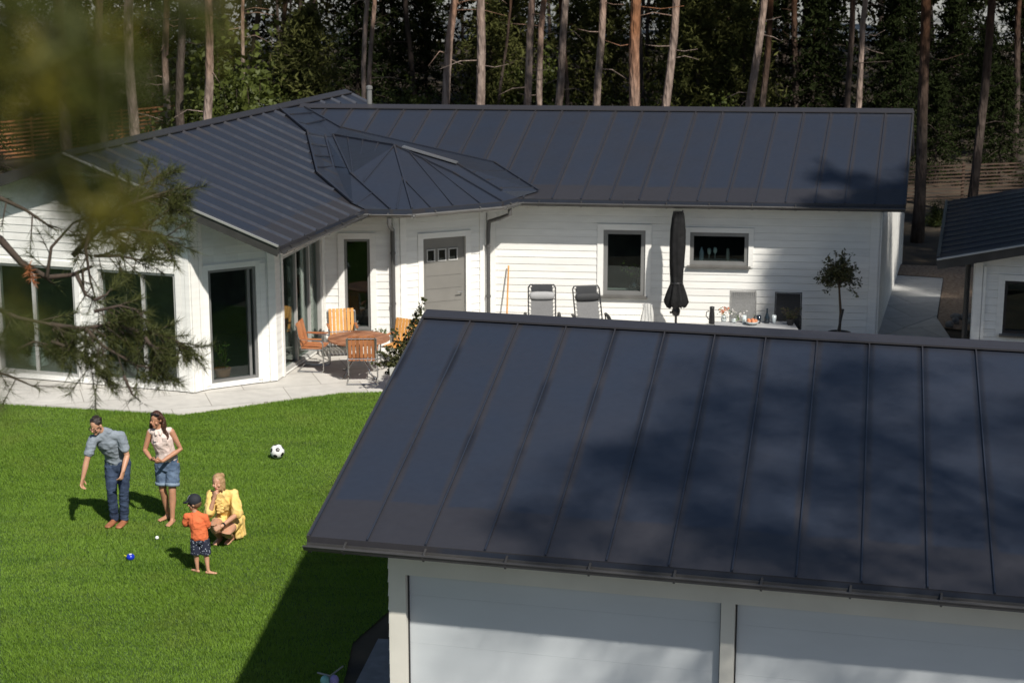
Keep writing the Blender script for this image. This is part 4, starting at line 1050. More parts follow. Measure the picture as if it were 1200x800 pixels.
for i in range(14):
    t = i / 13; q = lerp(P(-.06, -.085, .66), P(-.03, -.06, .46), t); mb.ball(q + V(.03 * math.sin(i * 2.3), -.03, 0), (.032, .016, .020), 8, 6)
fuse('ruffle', mb, M['yellow'], H.root, .008, 1)
mb = MB(); mb.ball(hd + hrot @ V(0, .026, .04), (.080, .092, .088), rot=hrot); mb.ball(hd + hrot @ V(.02, .10, .06), (.045, .04, .045))
for k in range(8):
    a = 1.0 + .25 * k; q = hd + hrot @ V(.074 * math.sin(a), .07 * math.cos(a) + .03, .02); limb(mb, [q, q + V(.01, .0, -.10 - .02 * (k % 3))], [.02, .010])
fuse('hair', mb, M['hair_blond'], H.root, .008, 2)
mb = MB(); w_ = lerp(eR, wR, .88); dd = (wR - eR).normalized(); mb.tube([w_ - dd * .012, w_ + dd * .012], .034, 12); obj('wrist_watch', mb, M['darkmetal'], H.root)
# ================================================================ balls on the lawn
bc = at(325, 529.5, .11)
import itertools
def football(c, r):
    ph = (1 + 5 ** .5) / 2
    ic = [Vector(v).normalized() for v in [(-1, ph, 0), (1, ph, 0), (-1, -ph, 0), (1, -ph, 0), (0, -1, ph), (0, 1, ph), (0, -1, -ph), (0, 1, -ph), (ph, 0, -1), (ph, 0, 1), (-ph, 0, -1), (-ph, 0, 1)]]
    rot = Matrix.Rotation(.5, 3, 'X') @ Matrix.Rotation(.35, 3, 'Z'); ic = [rot @ v for v in ic]
    root = thing('football', V(c.x, c.y, 0), 'black and white football lying alone on the lawn', 'ball')
    mb = MB(); mb.ball((c.x, c.y, r + .01), r, 40, 24)
    mb.mi = []
    for f in mb.f:
        m = sum((Vector(mb.v[i]) for i in f), Vector()) / len(f) - V(c.x, c.y, r + .01); m.normalize()
        mb.mi.append(0)
    body = obj('shell', mb, [mat('ball_white', (.78, .78, .76), .35)], root, smooth=True)
    mb = MB()
    for v in ic:
        a = v.orthogonal().normalized(); b = v.cross(a); vs_ = [V(c.x, c.y, r + .01) + v * r * 1.006]
        for ring, ang in ((1, .18), (2, .345)):
            for k in range(10):
                t = 2 * math.pi * k / 10; an = ang * (1 if k % 2 == 0 else .86); vs_.append(V(c.x, c.y, r + .01) + (v * math.cos(an) + (a * math.cos(t) + b * math.sin(t)) * math.sin(an)) * r * 1.006)
        mb.add(vs_, [(0, 1 + k, 1 + (k + 1) % 10) for k in range(10)] + [(1 + k, 11 + k, 11 + (k + 1) % 10, 1 + (k + 1) % 10) for k in range(10)])
    obj('black_pentagons', mb, mat('ball_black', (.012, .012, .013), .4), root, smooth=True)
football(bc, .112)
j = at(184, 630, .03); mb = MB(); mb.ball((j.x, j.y, .034), .026, 16, 10); tag(obj('small_ball', mb, mat('ball_white_small', (.8, .8, .78), .4), smooth=True), 'tiny white ball on the grass in front of the two standing people', 'ball')
j = at(153, 653, .04); rt = thing('game_ball', V(j.x, j.y, 0), 'shiny blue ball with yellow tip on the grass nearest the camera', 'ball')
mb = MB(); mb.ball((j.x, j.y, .05), (.056, .056, .047), 20, 12); obj('shell', mb, mat('ball_blue', (.01, .03, .42), .25, var=.2), rt, smooth=True)
mb = MB(); mb.lathe([(.02, -.004), (.02, .004), (.008, .006)], (j.x + .004, j.y - .02, .096), 10); obj('white_cap', mb, mat('cap_white', (.7, .72, .8), .4), rt)
mb = MB(); mb.tube([V(j.x - .05, j.y + .02, .05), V(j.x - .095, j.y + .045, .06)], [.008, .005], 8); obj('yellow_tip', mb, mat('tip_yellow', (.6, .6, .03), .5), rt)
# ================================================================ toy at the bottom edge beside the garage
tq = at(386, 797, .55)
rt = thing('kick_scooter', V(tq.x, tq.y, 0), 'toy with thin forked handlebar and teal and lilac rounded ends by the garage', 'toy')
mb = MB(); a, b, c = at(372, 787.5, .62), at(387, 791.5, .60), at(402, 780, .64); mb.tube([a, lerp(a, b, .6), b], .011, 8); mb.tube([b, c], .009, 8); mb.tube([b, V(b.x, b.y, .08)], .014, 8); obj('handlebar', mb, M['frame'], rt)
for px, py, nm, col in ((381, 797, 'teal_bag', (.16, .36, .34)), (391.5, 796.5, 'lilac_bag', (.24, .20, .42))):
    p = at(px, py, .55); mb = MB(); mb.ball(p, (.052, .055, .06), 16, 10); obj(nm, mb, mat(nm, col, .6, var=.2, vscale=20), rt, smooth=True)
mb = MB(); mb.box((b.x, b.y - .2, .09), (.11, .45, .02)); obj('deck', mb, M['darkmetal'], rt)
for dy in (.04, -.44):
    mb = MB(); mb.tube([V(b.x - .015, b.y + dy, .06), V(b.x + .015, b.y + dy, .06)], .06, 16); obj('wheel', mb, M['darkmetal'], rt)
# ================================================================ patio furniture
def atY(px, py, Y):
    d = ray(px, py); t = Y / d.y; return V(d.x * t, Y, CAMH + d.z * t)
def atX(px, Y, z=0):      # world x of a photo column at depth Y
    return (px - 600) / FPX * (Y * CP + (CAMH - z) * SP)
def wood(name, c1, c2): return mat(name, c1, .5, col2=c2, vscale=6, mapping=(1, 1, 1), detail=6)
M['teak'] = wood('weathered_teak', (.25, .095, .045), (.40, .19, .10)); M['oak'] = wood('golden_wood_slats', (.50, .22, .045), (.66, .33, .09)); M['redwood'] = wood('red_brown_slats', (.34, .115, .045), (.46, .19, .075))
GP = .03
island_var(M['teak'], .62, 1.25); island_var(M['oak'], .8, 1.15); island_var(M['redwood'], .75, 1.2)
# round table
tc_ = at(420.5, 396, .73); rt = thing('round_table', V(tc_.x, tc_.y, GP), 'round slatted wooden table with curved metal legs on the patio', 'table')
mb = MB(); rad, nP = .57, 13; an = R(52); ca, sa_ = math.cos(an), math.sin(an)
for i in range(nP):
    y0, y1 = -rad + 2 * rad * i / nP + .007, -rad + 2 * rad * (i + 1) / nP - .007
    up_, dn_ = [], []
    for k in range(7):
        y = y0 + (y1 - y0) * k / 6; x = math.sqrt(max(0, rad * rad - y * y)); up_.append((x, y)); dn_.append((-x, y))
    pl = up_ + dn_[::-1]; pl = [(x * ca - y * sa_ + tc_.x, x * sa_ + y * ca + tc_.y) for x, y in pl]; n = len(pl)
    mb.add([(x, y, .735) for x, y in pl] + [(x, y, .705) for x, y in pl], [tuple(range(n)), tuple(range(2 * n - 1, n - 1, -1))] + [(i_, i_ + n, (i_ + 1) % n + n, (i_ + 1) % n) for i_ in range(n)])
obj('table_top', mb, M['teak'], rt)
mb = MB(); mb.lathe([(.04, .30), (.03, .35), (.03, .70), (.12, .703)], (tc_.x, tc_.y, 0), 14); obj('column', mb, M['steel'], rt)
for k in range(4):
    t = R(45 + 90 * k); dx, dy = math.cos(t), math.sin(t); mb = MB()
    mb.tube([V(tc_.x + dx * r_, tc_.y + dy * r_, z_) for r_, z_ in ((.03, .36), (.14, .34), (.24, .24), (.31, .12), (.40, .055), (.46, .05))], .018, 8); lg = obj('leg', mb, M['steel'], rt, smooth=True)
mb = MB(); mb.tube([V(tc_.x + .36 * math.cos(t), tc_.y + .36 * math.sin(t), .70) for t in np.linspace(0, 6.2832, 25)], .012, 6); obj('rim_rail', mb, M['steel'], rt)
# cantilever chairs
def slat_chair(px, py, rz, label, wood_):
    p = at(px, py, 0)
    r = thing('garden_chair', V(p.x, p.y, GP), label, 'chair', 'slatted chairs round the patio table', R(rz))
    mb = MB()
    for s in (-1, 1):
        x = s * .265
        mb.tube([V(x, .25, .86), V(x, .22, .66), V(x, .20, .63), V(x, -.20, .60), V(x, -.245, .56), V(x, -.25, .05), V(x, -.22, .018), V(x, .24, .018)], .013, 8)
        mb.tube([V(x * .93, .27, .88), V(x * .93, .17, .42), V(x * .93, -.22, .44)], .011, 8)
    for z_, y_ in ((.018, .24), (.86, .26), (.47, .185)): mb.tube([V(-.265, y_, z_), V(.265, y_, z_)], .012, 8)
    mb.tube([V(-.265, -.22, .44), V(.265, -.22, .44)], .011, 8)
    obj('frame', mb, M['steel'], r, local=True)
    mb = MB()
    for i in range(7): mb.box((-.21 + .07 * i, -.02, .452), (.055, .44, .02))
    obj('seat', mb, wood_, r, local=True)
    mb = MB()
    for i in range(7):
        x = -.21 + .07 * i; mb.bar(V(x, .165, .49), V(x, .262, .91), .055, .018, (0, -1, .2))
    obj('backrest', mb, wood_, r, local=True)
    for s in (-1, 1):
        mb = MB(); mb.box((s * .265, -.02, .635), (.045, .40, .02)); obj('armrest', mb, M['redwood'], r, local=True)
    return r
slat_chair(368, 434, 82, 'slatted wooden chair with armrests left of round table beside glass door', M['redwood'])
slat_chair(402, 421, 10, 'golden slatted chair behind the round table under narrow window', M['oak'])
slat_chair(425, 449, 182, 'red brown slatted chair in front of round table seen from behind', M['redwood'])
slat_chair(469, 434, -30, 'golden slatted chair right of round table behind leafy plant', M['oak'])
# leafy plant in tall planter
M['leaf_dark'] = foliage('dark_glossy_leaf', (.020, .030, .010), (.075, .075, .030), 3, .1, .35)
M['leaf_green'] = foliage('green_leaf', (.030, .060, .010), (.10, .17, .03), 3, .3)
M['stem'] = mat('brown_stem', (.07, .045, .025), .8)
pp = at(468, 461, 0); pr = thing('potted_plant', V(pp.x, pp.y, GP), 'tall dark leaved plant in pale square planter by the patio table', 'plant')
mb = MB(); q = [(-.16, -.16), (.16, -.16), (.16, .16), (-.16, .16)]
mb.hexa([pp + V(x * .8, y * .8, GP) for x, y in q], [pp + V(x, y, .52) for x, y in q]); obj('planter', mb, mat('pale_planter', (.50, .49, .46), .7, var=.1), pr)
lc, mb = [], MB()
def stem_leaves(b, t, n, r=.05):
    mb.tube([b, lerp(b, t, .5) + V(random.uniform(-.03, .03), 0, .03), t], [.007, .006, .003], 5)
    for i in range(n):
        f = .2 + .8 * i / n; a = i * 2.4; p = lerp(b, t, f); lc.append((p.x + math.cos(a) * r, p.y + math.sin(a) * r, p.z + random.uniform(-.02, .03)))
bb = V(pp.x, pp.y, .5)
for px, py, n in ((497, 348, 42), (490, 362, 30), (486, 385, 26), (476, 392, 24), (462, 383, 22), (470, 400, 22), (455, 405, 24), (443, 412, 24), (436, 425, 22), (450, 425, 24), (480, 410, 26), (465, 418, 22), (455, 438, 18), (475, 425, 20), (460, 425, 22)):
    stem_leaves(bb + V(random.uniform(-.06, .06), random.uniform(-.06, .06), 0), atY(px, py, pp.y + random.uniform(-.2, .05)), n)
obj('stem', mb, M['stem'], pr)
v, qd = leaves(lc * 2, .095, .55); np_mesh('foliage', v - np.array(pr.location[:]), qd, M['leaf_dark'], pr)
# little white pot with a green plant behind the table
def pot_plant(loc, hgt, r, label, potm, leafm, n=90, spread=.13, lh=.22, lsize=.06, upright=False):
    root = thing('potted_plant', loc, label, 'plant')
    mb = MB(); mb.lathe([(r * .75, 0), (r, hgt), (r * 1.06, hgt), (r * 1.06, hgt + .02), (r * .9, hgt + .02), (r * .85, hgt - .02)], loc, 16); obj('pot', mb, potm, root, smooth=False)
    L = V(*loc); mb = MB(); lc = []
    for k in range(9):
        a = k * 2.4; t = L + V(math.cos(a) * spread * .8, math.sin(a) * spread * .8, hgt + lh * random.uniform(.7, 1.1)); b = L + V(math.cos(a) * r * .4, math.sin(a) * r * .4, hgt)
        mb.tube([b, lerp(b, t, .6) + V(0, 0, .02), t], .004, 5)
        for i in range(n // 9):
            f = .15 + .85 * i / (n / 9); p = lerp(b, t, f); lc.append((p.x + random.gauss(0, .025), p.y + random.gauss(0, .025), p.z + random.gauss(0, .02)))
    obj('stem', mb, M['stem'], root); v, qd = leaves(lc, lsize, .4); np_mesh('foliage', v - np.array(wloc(root)[:]), qd, leafm, root)
    return root
M['terracotta'] = mat('terracotta', (.36, .15, .075), .8, var=.15, vscale=9); M['whitepot'] = mat('white_pot', (.72, .72, .70), .5); M['blackplastic'] = mat('black_plastic', (.012, .012, .013), .45, var=.2)
a = at(447, 412, 0); pot_plant((a.x, a.y, GP), .22, .11, 'green plant in small white pot behind right side of round table', M['whitepot'], M['leaf_green'])
a = at(261, 439, .1); a = V(a.x, FC.pt(0, 0).y + .42, .06); a.x = atX(261, a.y, .2); pot_plant((a.x, a.y, .06), .25, .15, 'upright green plant in terracotta pot inside the corner window', M['terracotta'], foliage('bright_leaf', (.05, .10, .015), (.16, .24, .05), 3), 150, .10, .50, .05)
# white flowers in a pot just in front of the narrow window
a = at(418, 398, 0); a = V(a.x, FE.p0.y - .3, GP); pot_plant((a.x, a.y, GP), .35, .10, 'pale flowering plant in grey pot below the narrow window', M['frame'], foliage('pale_petals', (.25, .25, .22), (.6, .6, .56), 3), 60, .14, .28, .06)
# pale flower pot outside door? -------- terrace behind the garage roof
TY = 36.05
def recliner(px, Ytop, pillow, label, rz):
    X = atX(px, Ytop, 1.1); base = V(X, Ytop - .45, GP)
    r = thing('reclining_chair', base, label, 'recliner', 'folding recliners by the white wall', R(rz))
    zt_ = 1.16; fr = mb = MB(); w_ = .265
    top, bot = V(0, .45, zt_), V(0, .10, .50)
    for s in (-1, 1):
        x = V(s * w_, 0, 0)
        mb.tube([bot + x + V(0, -.55, -.05), bot + x, top + x - V(0, .02, .05), top + x * .88], .014, 8)
        mb.tube([V(s * w_, -.45, 0), V(s * w_, .05, .55)], .013, 8); mb.tube([V(s * w_, .35, 0), V(s * w_, -.25, .55), V(s * (w_ + .05), .12, .66)], .013, 8)
    for a_, b_ in ((top, None), (bot, None), (V(0, -.45, .02), None), (V(0, .35, .02), None)): mb.tube([a_ - V(w_ * .9, 0, 0), a_ + V(w_ * .9, 0, 0)], .014, 8)
    obj('frame', mb, M['darkmetal'], r, local=True)
    mb = MB(); mb.hexa([V(-.215, .0 + bot.y, bot.z), V(.215, bot.y, bot.z), V(.215, bot.y + .012, bot.z), V(-.215, bot.y + .012, bot.z)], [V(-.215, top.y - .03, top.z - .04), V(.215, top.y - .03, top.z - .04), V(.215, top.y - .018, top.z - .04), V(-.215, top.y - .018, top.z - .04)])
    mb.box((0, -.17, .475), (.43, .52, .012)); mesh_ = obj('fabric', mb, M['sling'], r, local=True)
    mb = MB()
    for i in range(9):
        t = .08 + .84 * i / 8; p = lerp(bot, top, t)
        for s in (-1, 1): mb.tube([p + V(s * .21, -.02, 0), p + V(s * .262, 0, .02)], .006, 5)
    obj('lacing', mb, M['blackplastic'], r, local=True)
    mb = MB(); p = lerp(bot, top, .90); mb.box((p.x, p.y - .025, p.z), (.40, .03, .14)); obj('top_panel', mb, M['sling_dark'], r, local=True)
    mb = MB(); p = lerp(bot, top, .72) + V(0, -.06, 0)
    mb.tube([p - V(.19, 0, 0), p - V(.1, 0, 0), p + V(.1, 0, 0), p + V(.19, 0, 0)], [(.075, .05), (.085, .055), (.085, .055), (.075, .05)], 12, side=(0, 0, 1), rnd=True)
    obj('headrest', mb, pillow, r, local=True, smooth=True)
    for s in (-1, 1):
        mb = MB(); mb.tube([V(s * .33, -.30, .60), V(s * .33, -.12, .655), V(s * .33, .12, .67)], [(.038, .018), (.04, .02), (.03, .016)], 10, side=(1, 0, 0), rnd=True); obj('armrest', mb, M['blackplastic'], r, local=True, smooth=True)
    return r
M['sling'] = mat('grey_sling_fabric', (.15, .15, .15), .8, var=.08, vscale=30); M['sling_dark'] = mat('dark_sling_fabric', (.045, .047, .05), .8, var=.1)
M['pillow_light'] = mat('light_grey_pillow', (.34, .34, .34), .8, var=.06); M['pillow_dark'] = mat('dark_pillow', (.03, .031, .033), .75, var=.1)
recliner(635, TY, M['pillow_light'], 'folding recliner with light grey headrest nearest the grey house door', 0)
recliner(691, TY - .1, M['pillow_dark'], 'folding recliner with dark headrest below the tall window', 10)
# wooden pole leaning on the wall
a, b = atY(596, 311, 36.72), atY(593, 372, 36.35); b.z = GP
rt = thing('broom', b, 'orange wooden broom handle leaning on the white wall by the downpipe', 'broom')
mb = MB(); mb.tube([a, lerp(a, b, .9)], .016, 8); obj('handle', mb, M['oak'], rt); mb = MB(); mb.bar(lerp(a, b, .87) , b + V(0, 0, .02), .32, .05, (0, 1, 0)); obj('bristles', mb, M['stem'], rt)
# closed parasol
PY = 35.75; pb = V(atX(793.5, PY, 1.8), PY, GP); rt = thing('parasol', pb, 'closed black parasol standing between the two house windows', 'parasol')
mb = MB(); mb.tube([pb, V(pb.x, pb.y, 2.66)], .024, 10); obj('pole', mb, M['darkmetal'], rt)
prof = [(248, 5.5), (256, 7.0), (270, 8.2), (290, 8.4), (310, 8.0), (322, 7.2), (331, 6.8), (345, 10.5), (353, 12.6), (359, 10.0)]
mb = MB(); n = 32; vs_ = []
for py, w_ in prof:
    z = atY(793, py, PY).z; r0 = w_ / 58.5
    for k in range(n):
        t = 2 * math.pi * k / n; fl = (py - 248) / 111; r_ = r0 * (1 + (.10 + .13 * (py > 335)) * math.sin(8 * t + 1.2 * math.sin(py * .05)) + .05 * math.sin(3 * t + py * .03)); vs_.append((pb.x + r_ * math.cos(t), pb.y + r_ * math.sin(t), z + (.03 * math.sin(8 * t) if py > 350 else 0)))
fs_ = [(i * n + k, i * n + (k + 1) % n, (i + 1) * n + (k + 1) % n, (i + 1) * n + k) for i in range(len(prof) - 1) for k in range(n)] + [tuple(range(n))]
mb.add(vs_, fs_); M['parasol'] = cloth('black_parasol_cloth', (.012, .012, .0125), .3, 8, .6, 12); cn = obj('canopy', mb, M['parasol'], rt, smooth=True)
mb = MB(); z = atY(793, 331, PY).z; mb.lathe([(.124, -.018), (.13, 0), (.124, .018)], (pb.x, pb.y, z), 16); obj('tie_strap', mb, M['blackplastic'], cn)
for a in range(2):
    mb = MB(); ztop = atY(793, 249 - 2 * a, PY).z; mb.tube([V(pb.x - .07 + a * .15, pb.y - .02, ztop - .12), V(pb.x - .085 + a * .17, pb.y - .03, ztop + .01)], [.05, .015], 8); obj('canopy_fold', mb, M['parasol'], cn)
mb = MB(); zc = atY(793, 363, PY).z; mb.lathe([(.03, -.12), (.07, -.10), (.085, -.02), (.06, .06), (.03, .08)], (pb.x, pb.y, zc), 14); mb.tube([V(pb.x + .05, pb.y, zc - .03), V(pb.x - .12, pb.y - .02, zc - .05)], .022, 8); obj('crank_box', mb, M['blackplastic'], rt)
mb = MB(); mb.box((pb.x, pb.y, .08), (.6, .6, .09)); obj('base', mb, M['darkmetal'], rt)
# white towel draped over a stand
a = atY(759, 355, 36.0); rt = thing('towel', V(a.x, 36.0, GP), 'white towel draped over a low stand below the tall window', 'towel')
mb = MB(); pts = []; n = 14
for s in (0, 1):
    rows = []
    for j in range(9):
        t = j / 8; z = a.z - t * .6
        rows.append([V(a.x + (-.09 - .06 * t + (.18 + .12 * t) * i / n) + .01 * math.sin(i * 1.3 + j), 36.0 + (-.02 - .05 * t - .012 * math.sin(i * 1.7)) * (1 if s == 0 else -1), z - .10 * abs(i / n - .5) ** 1.5 * (1 - t)) for i in range(n + 1)])
    for r0, r1 in zip(rows[:-1], rows[1:]):
        for i in range(n): mb.quad(r0[i], r0[i + 1], r1[i + 1], r1[i])
obj('cloth', mb, cloth('white_towel_cloth', (.50, .50, .48), .05), rt, smooth=True)
mb = MB(); mb.tube([V(a.x, 36.0, GP), V(a.x, 36.0, a.z - .03)], .016, 8); mb.tube([V(a.x - .1, 36, a.z - .035), V(a.x + .1, 36, a.z - .035)], .013, 8); obj('stand', mb, M['steel'], rt)
# outdoor dining table and its chairs
DX0, DX1, DY0, DY1, DZ = atX(838, 34.6, .74), atX(932, 34.6, .74), 33.9, 34.9, .72
rt = thing('dining_table', V((DX0 + DX1) / 2, (DY0 + DY1) / 2, GP), 'long outdoor table laid for a meal under white cloth', 'table')
mb = MB(); mb.box(((DX0 + DX1) / 2, (DY0 + DY1) / 2, DZ - .02), (DX1 - DX0, DY1 - DY0, .035)); obj('table_top', mb, mat('pale_table_top', (.38, .38, .38), .5, var=.05), rt)
for x in (DX0 + .07, DX1 - .07):
    for y in (DY0 + .07, DY1 - .07):
        mb = MB(); mb.box((x, y, (DZ + GP) / 2 - .02), (.05, .05, DZ - GP - .04)); obj('leg', mb, M['frame'], rt)
def dining_chair(px, Y, rz, m, label, h=1.08):
    X = atX(px, Y, 1.0); r = thing('dining_chair', V(X, Y - .22, GP), label, 'chair', 'dining chairs around the terrace table', R(rz))
    mb = MB(); nn = 9
    for i in range(nn): 
        z = .46 + (h - .46) * i / nn; y = .20 + .06 * i / nn; mb.box((0, y, z + .02), (.47, .016, (h - .46) / nn + .004))
    for i in range(12): mb.box((-.225 + .041 * i, .235, (.46 + h) / 2), (.010, .014, h - .48))
    obj('backrest', mb, m, r, local=True)
    mb = MB(); mb.tube([V(-.25, .19, .42), V(-.25, .265, h), V(.25, .265, h), V(.25, .19, .42)], .014, 8); obj('back_frame', mb, m, r, local=True)
    mb = MB(); mb.box((0, -.02, .44), (.50, .46, .04)); obj('seat', mb, m, r, local=True)
    for x in (-.23, .23):
        for y in (-.22, .19): mb = MB(); mb.box((x, y, .21), (.03, .03, .42)); obj('leg', mb, m, r, local=True)
        mb = MB(); mb.tube([V(x * 1.08, .20, .66), V(x * 1.08, -.2, .66), V(x * 1.08, -.23, .44)], .013, 8); obj('armrest', mb, m, r, local=True)
M['weave'] = mat('grey_woven_plastic', (.20, .20, .195), .7, var=.25, vscale=60); M['weave_light'] = mat('light_grey_weave', (.30, .29, .275), .7, var=.2, vscale=60); M['weave_dark'] = mat('black_weave', (.014, .0145, .017), .6, var=.3, vscale=60)
dining_chair(871, 35.62, 0, M['weave'], 'grey woven dining chair with high back behind the laid table', 1.12)
dining_chair(922, 35.55, -8, M['weave_dark'], 'black high backed dining chair at right end of laid table', 1.10)
dining_chair(828, 33.95, 180, M['weave_light'], 'low light grey dining chair with its back to the near roof', .93)
# things on the dining table
def place(px, Y=34.7): return V(atX(px, Y, DZ), Y, DZ - .002)
def one(name, mb, m, label, cat, smooth=True): return tag(obj(name, mb, m, smooth=smooth), label, cat)
p = place(834); rt = thing('coffee_pot', p, 'black coffee pot with ring handle at left end of laid table', 'coffee pot')
mb = MB(); mb.lathe([(.05, 0), (.058, .02), (.05, .20), (.04, .27), (.046, .29), (.046, .33), (.01, .335)], p, 16); obj('body', mb, M['blackplastic'], rt, smooth=True)
mb = MB(); mb.tube([p + V(-.05, 0, .25), p + V(-.10, 0, .23), p + V(-.11, 0, .15), p + V(-.05, 0, .08)], .009, 8); obj('handle', mb, M['blackplastic'], rt)
M['clear'] = mat('clear_glassware', (.55, .60, .60), .08, spec=.8); M['darkglass'] = mat('dark_bottle_glass', (.008, .014, .022), .1, spec=.8)
def vase(px, Y, label, petal, hv=.16, n=40, spread=.13):
    p = place(px, Y); rt = thing('flower_vase', p, label, 'vase'); mb = MB(); mb.lathe([(.045, 0), (.055, .04), (.04, hv), (.05, hv + .02)], p, 14); obj('vase', mb, M['clear'], rt, smooth=True)
    c = [(p.x + random.gauss(0, spread * .5), p.y + random.gauss(0, spread * .4), p.z + hv + .05 + random.uniform(0, .14)) for _ in range(n)]; v, q_ = leaves(c, .055, .8); np_mesh('flowers', v - np.array(wloc(rt)[:]), q_, petal, rt)
    c = [(p.x + random.gauss(0, spread * .6), p.y + random.gauss(0, spread * .5), p.z + hv + random.uniform(0, .16)) for _ in range(n)]; v, q_ = leaves(c, .05, .4); np_mesh('foliage', v - np.array(wloc(rt)[:]), q_, M['leaf_green'], rt)
M['petal_o'] = foliage('orange_red_petals', (.45, .10, .05), (.75, .30, .18), 9, .2); M['petal_w'] = foliage('white_petals', (.5, .48, .45), (.75, .73, .7), 9, .2)
vase(848, 34.9, 'vase of orange and white flowers beside the coffee pot', M['petal_o'], .10, 26, .12)
vase(860, 34.8, 'small vase of pale flowers in the middle of laid table', M['petal_w'], .06, 40, .2)
p = place(881, 34.6); rt = thing('fruit_bowl', p, 'bowl of peach coloured fruit on the laid table', 'bowl'); mb = MB(); mb.lathe([(.05, 0), (.12, .05), (.14, .075), (.13, .075), (.05, .015)], p, 18); obj('bowl', mb, M['clear'], rt, smooth=True)
for k in range(5):
    mb = MB(); mb.ball(p + V(.07 * math.cos(k * 1.257), .07 * math.sin(k * 1.257), .075), .04, 12, 8); obj('fruit', mb, mat('peach_fruit', (.60, .22, .10), .5, var=.3, vscale=15) if k == 0 else bpy.data.materials['peach_fruit'], rt, smooth=True)
for px, lab in ((872, 'clear drinking glass beside the fruit bowl'), (889, 'drinking glass with dark drink left of the bottle'), (907, 'clear drinking glass right of the dark bottle')):
    p = place(px, 34.75); mb = MB(); mb.lathe([(.032, 0), (.036, .01), (.044, .15), (.040, .15), (.034, .02), (.01, .015)], p, 14); one('drinking_glass', mb, M['darkglass'] if px == 889 else M['clear'], lab, 'glass')
p = place(898.5, 34.75); mb = MB(); mb.lathe([(.05, 0), (.055, .02), (.05, .11), (.022, .19), (.018, .25), (.024, .28), (.016, .285)], p, 16); one('carafe', mb, M['darkglass'], 'dark glass carafe with narrow neck in front of the black chair', 'carafe')
for px, Y in ((856, 34.4), (885, 34.35), (915, 34.4)):
    pass
p = place(926, 34.6); pot_plant((p.x, p.y, p.z), .10, .075, 'bushy brownish green plant in small pot at right end of laid table', M['blackplastic'], M['leaf_dark'], 150, .22, .22, .05)
# standard olive tree with stake
OY = 35.3; ox = atX(984, OY, .6); rt = thing('potted_tree', V(ox, OY, GP), 'small round headed potted tree beside the right corner of the house', 'tree')
oc = atY(982, 324, OY); mb = MB(); mb.tube([V(ox, OY, .35), V(ox + .01, OY, .8), V(oc.x + .03, OY, oc.z - .2), V(oc.x, OY, oc.z)], [.028, .025, .02, .015], 8)
cc = []
for k in range(75):
    a = random.uniform(0, 6.28); e = random.uniform(-.6, 1.4); d = V(math.cos(a) * math.cos(e), math.sin(a) * math.cos(e), math.sin(e)); L_ = random.uniform(.22, .46) * (1.15 if e > .8 else 1)
    if random.random() < .12: L_ *= 1.35
    t = oc + V(0, 0, -.05) + d * L_; mb.tube([oc - V(0, 0, .08), lerp(oc, t, .5) + V(0, 0, .03), t], [.008, .006, .003], 5)
    for i in range(26): f = random.uniform(.3, 1.02); q_ = lerp(oc, t, f); cc.append((q_.x + random.gauss(0, .035), q_.y + random.gauss(0, .035), q_.z + random.gauss(0, .035)))
obj('trunk', mb, M['stem'], rt)
v, q_ = leaves(cc, .075, .42); np_mesh('crown', v - np.array(wloc(rt)[:]), q_, M['leaf_dark'], rt)
mb = MB(); mb.lathe([(.17, 0), (.22, .36), (.23, .38), (.2, .38), (.18, .33)], (ox, OY, GP), 18); obj('pot', mb, M['blackplastic'], rt)
mb = MB(); mb.bar(V(ox - .06, OY - .1, .35), atY(988, 362, OY - .08), .035, .035); obj('stake', mb, M['darkmetal'], rt)
# glassware and a vase inside the house windows
def sill_thing(fr, px, py, prof, m, label, name, cat, off=-.10):
    s_, z_ = fr.sz(px, py); p = fr.pt(s_, z_, off - .03); mb = MB(); mb.lathe(prof, p, 14); tag(obj(name, mb, m, smooth=True), label, cat)
zl = [(.0, 0)]
M['plasticbottle'] = mat('pale_blue_bottle', (.40, .46, .55), .25); 
mb = MB(); fbox(mb, FG, opG2[0] - .1, opG2[1] + .1, opG2[2] + .02, opG2[2] + .05, -.45, -.16); sl_ = obj('window_board', mb, M['white'], house)
mb = MB(); fbox(mb, FG, opG1[0] - .1, opG1[1] + .1, opG1[2] + .02, opG1[2] + .05, -.45, -.16); obj('window_board', mb, M['white'], house)
def on_board(fr, op, px): s_ = fr.sz(px, 300)[0]; return fr.pt(s_, op[2] + .05, -.27)
for px, pr_, m_, lab, nm in ((822, [(.045, 0), (.048, .03), (.042, .12), (.045, .16), (.018, .23), (.018, .26)], 'plasticbottle', 'pale blue bottle inside the small wide window', 'bottle'),
                             (831, [(.03, 0), (.03, .005), (.006, .01), (.006, .11), (.035, .14), (.04, .19), (.03, .24), (.028, .24)], 'clear', 'left wine glass inside the small wide window', 'wine_glass'),
                             (838, [(.03, 0), (.03, .005), (.006, .01), (.006, .13), (.035, .16), (.04, .21), (.03, .26), (.028, .26)], 'clear', 'right wine glass inside the small wide window', 'wine_glass'),
                             (853, [(.035, 0), (.04, .02), (.035, .16), (.028, .2), (.028, .24)], 'weave_light', 'cream jar inside the right part of the small window', 'jar')):
    p = on_board(FG, opG2, px); mb = MB(); mb.lathe(pr_, p, 14); one(nm, mb, M[m_], lab, nm.replace('_', ' '))
p = on_board(FG, opG1, 744); rt = thing('flower_vase', p, 'dark round vase with leafy twigs inside the tall window', 'vase')
mb = MB(); mb.lathe([(.06, 0), (.11, .06), (.12, .12), (.07, .2), (.04, .22), (.05, .25)], p, 16); obj('vase', mb, M['darkglass'], rt, smooth=True)
cc = []; mb = MB()
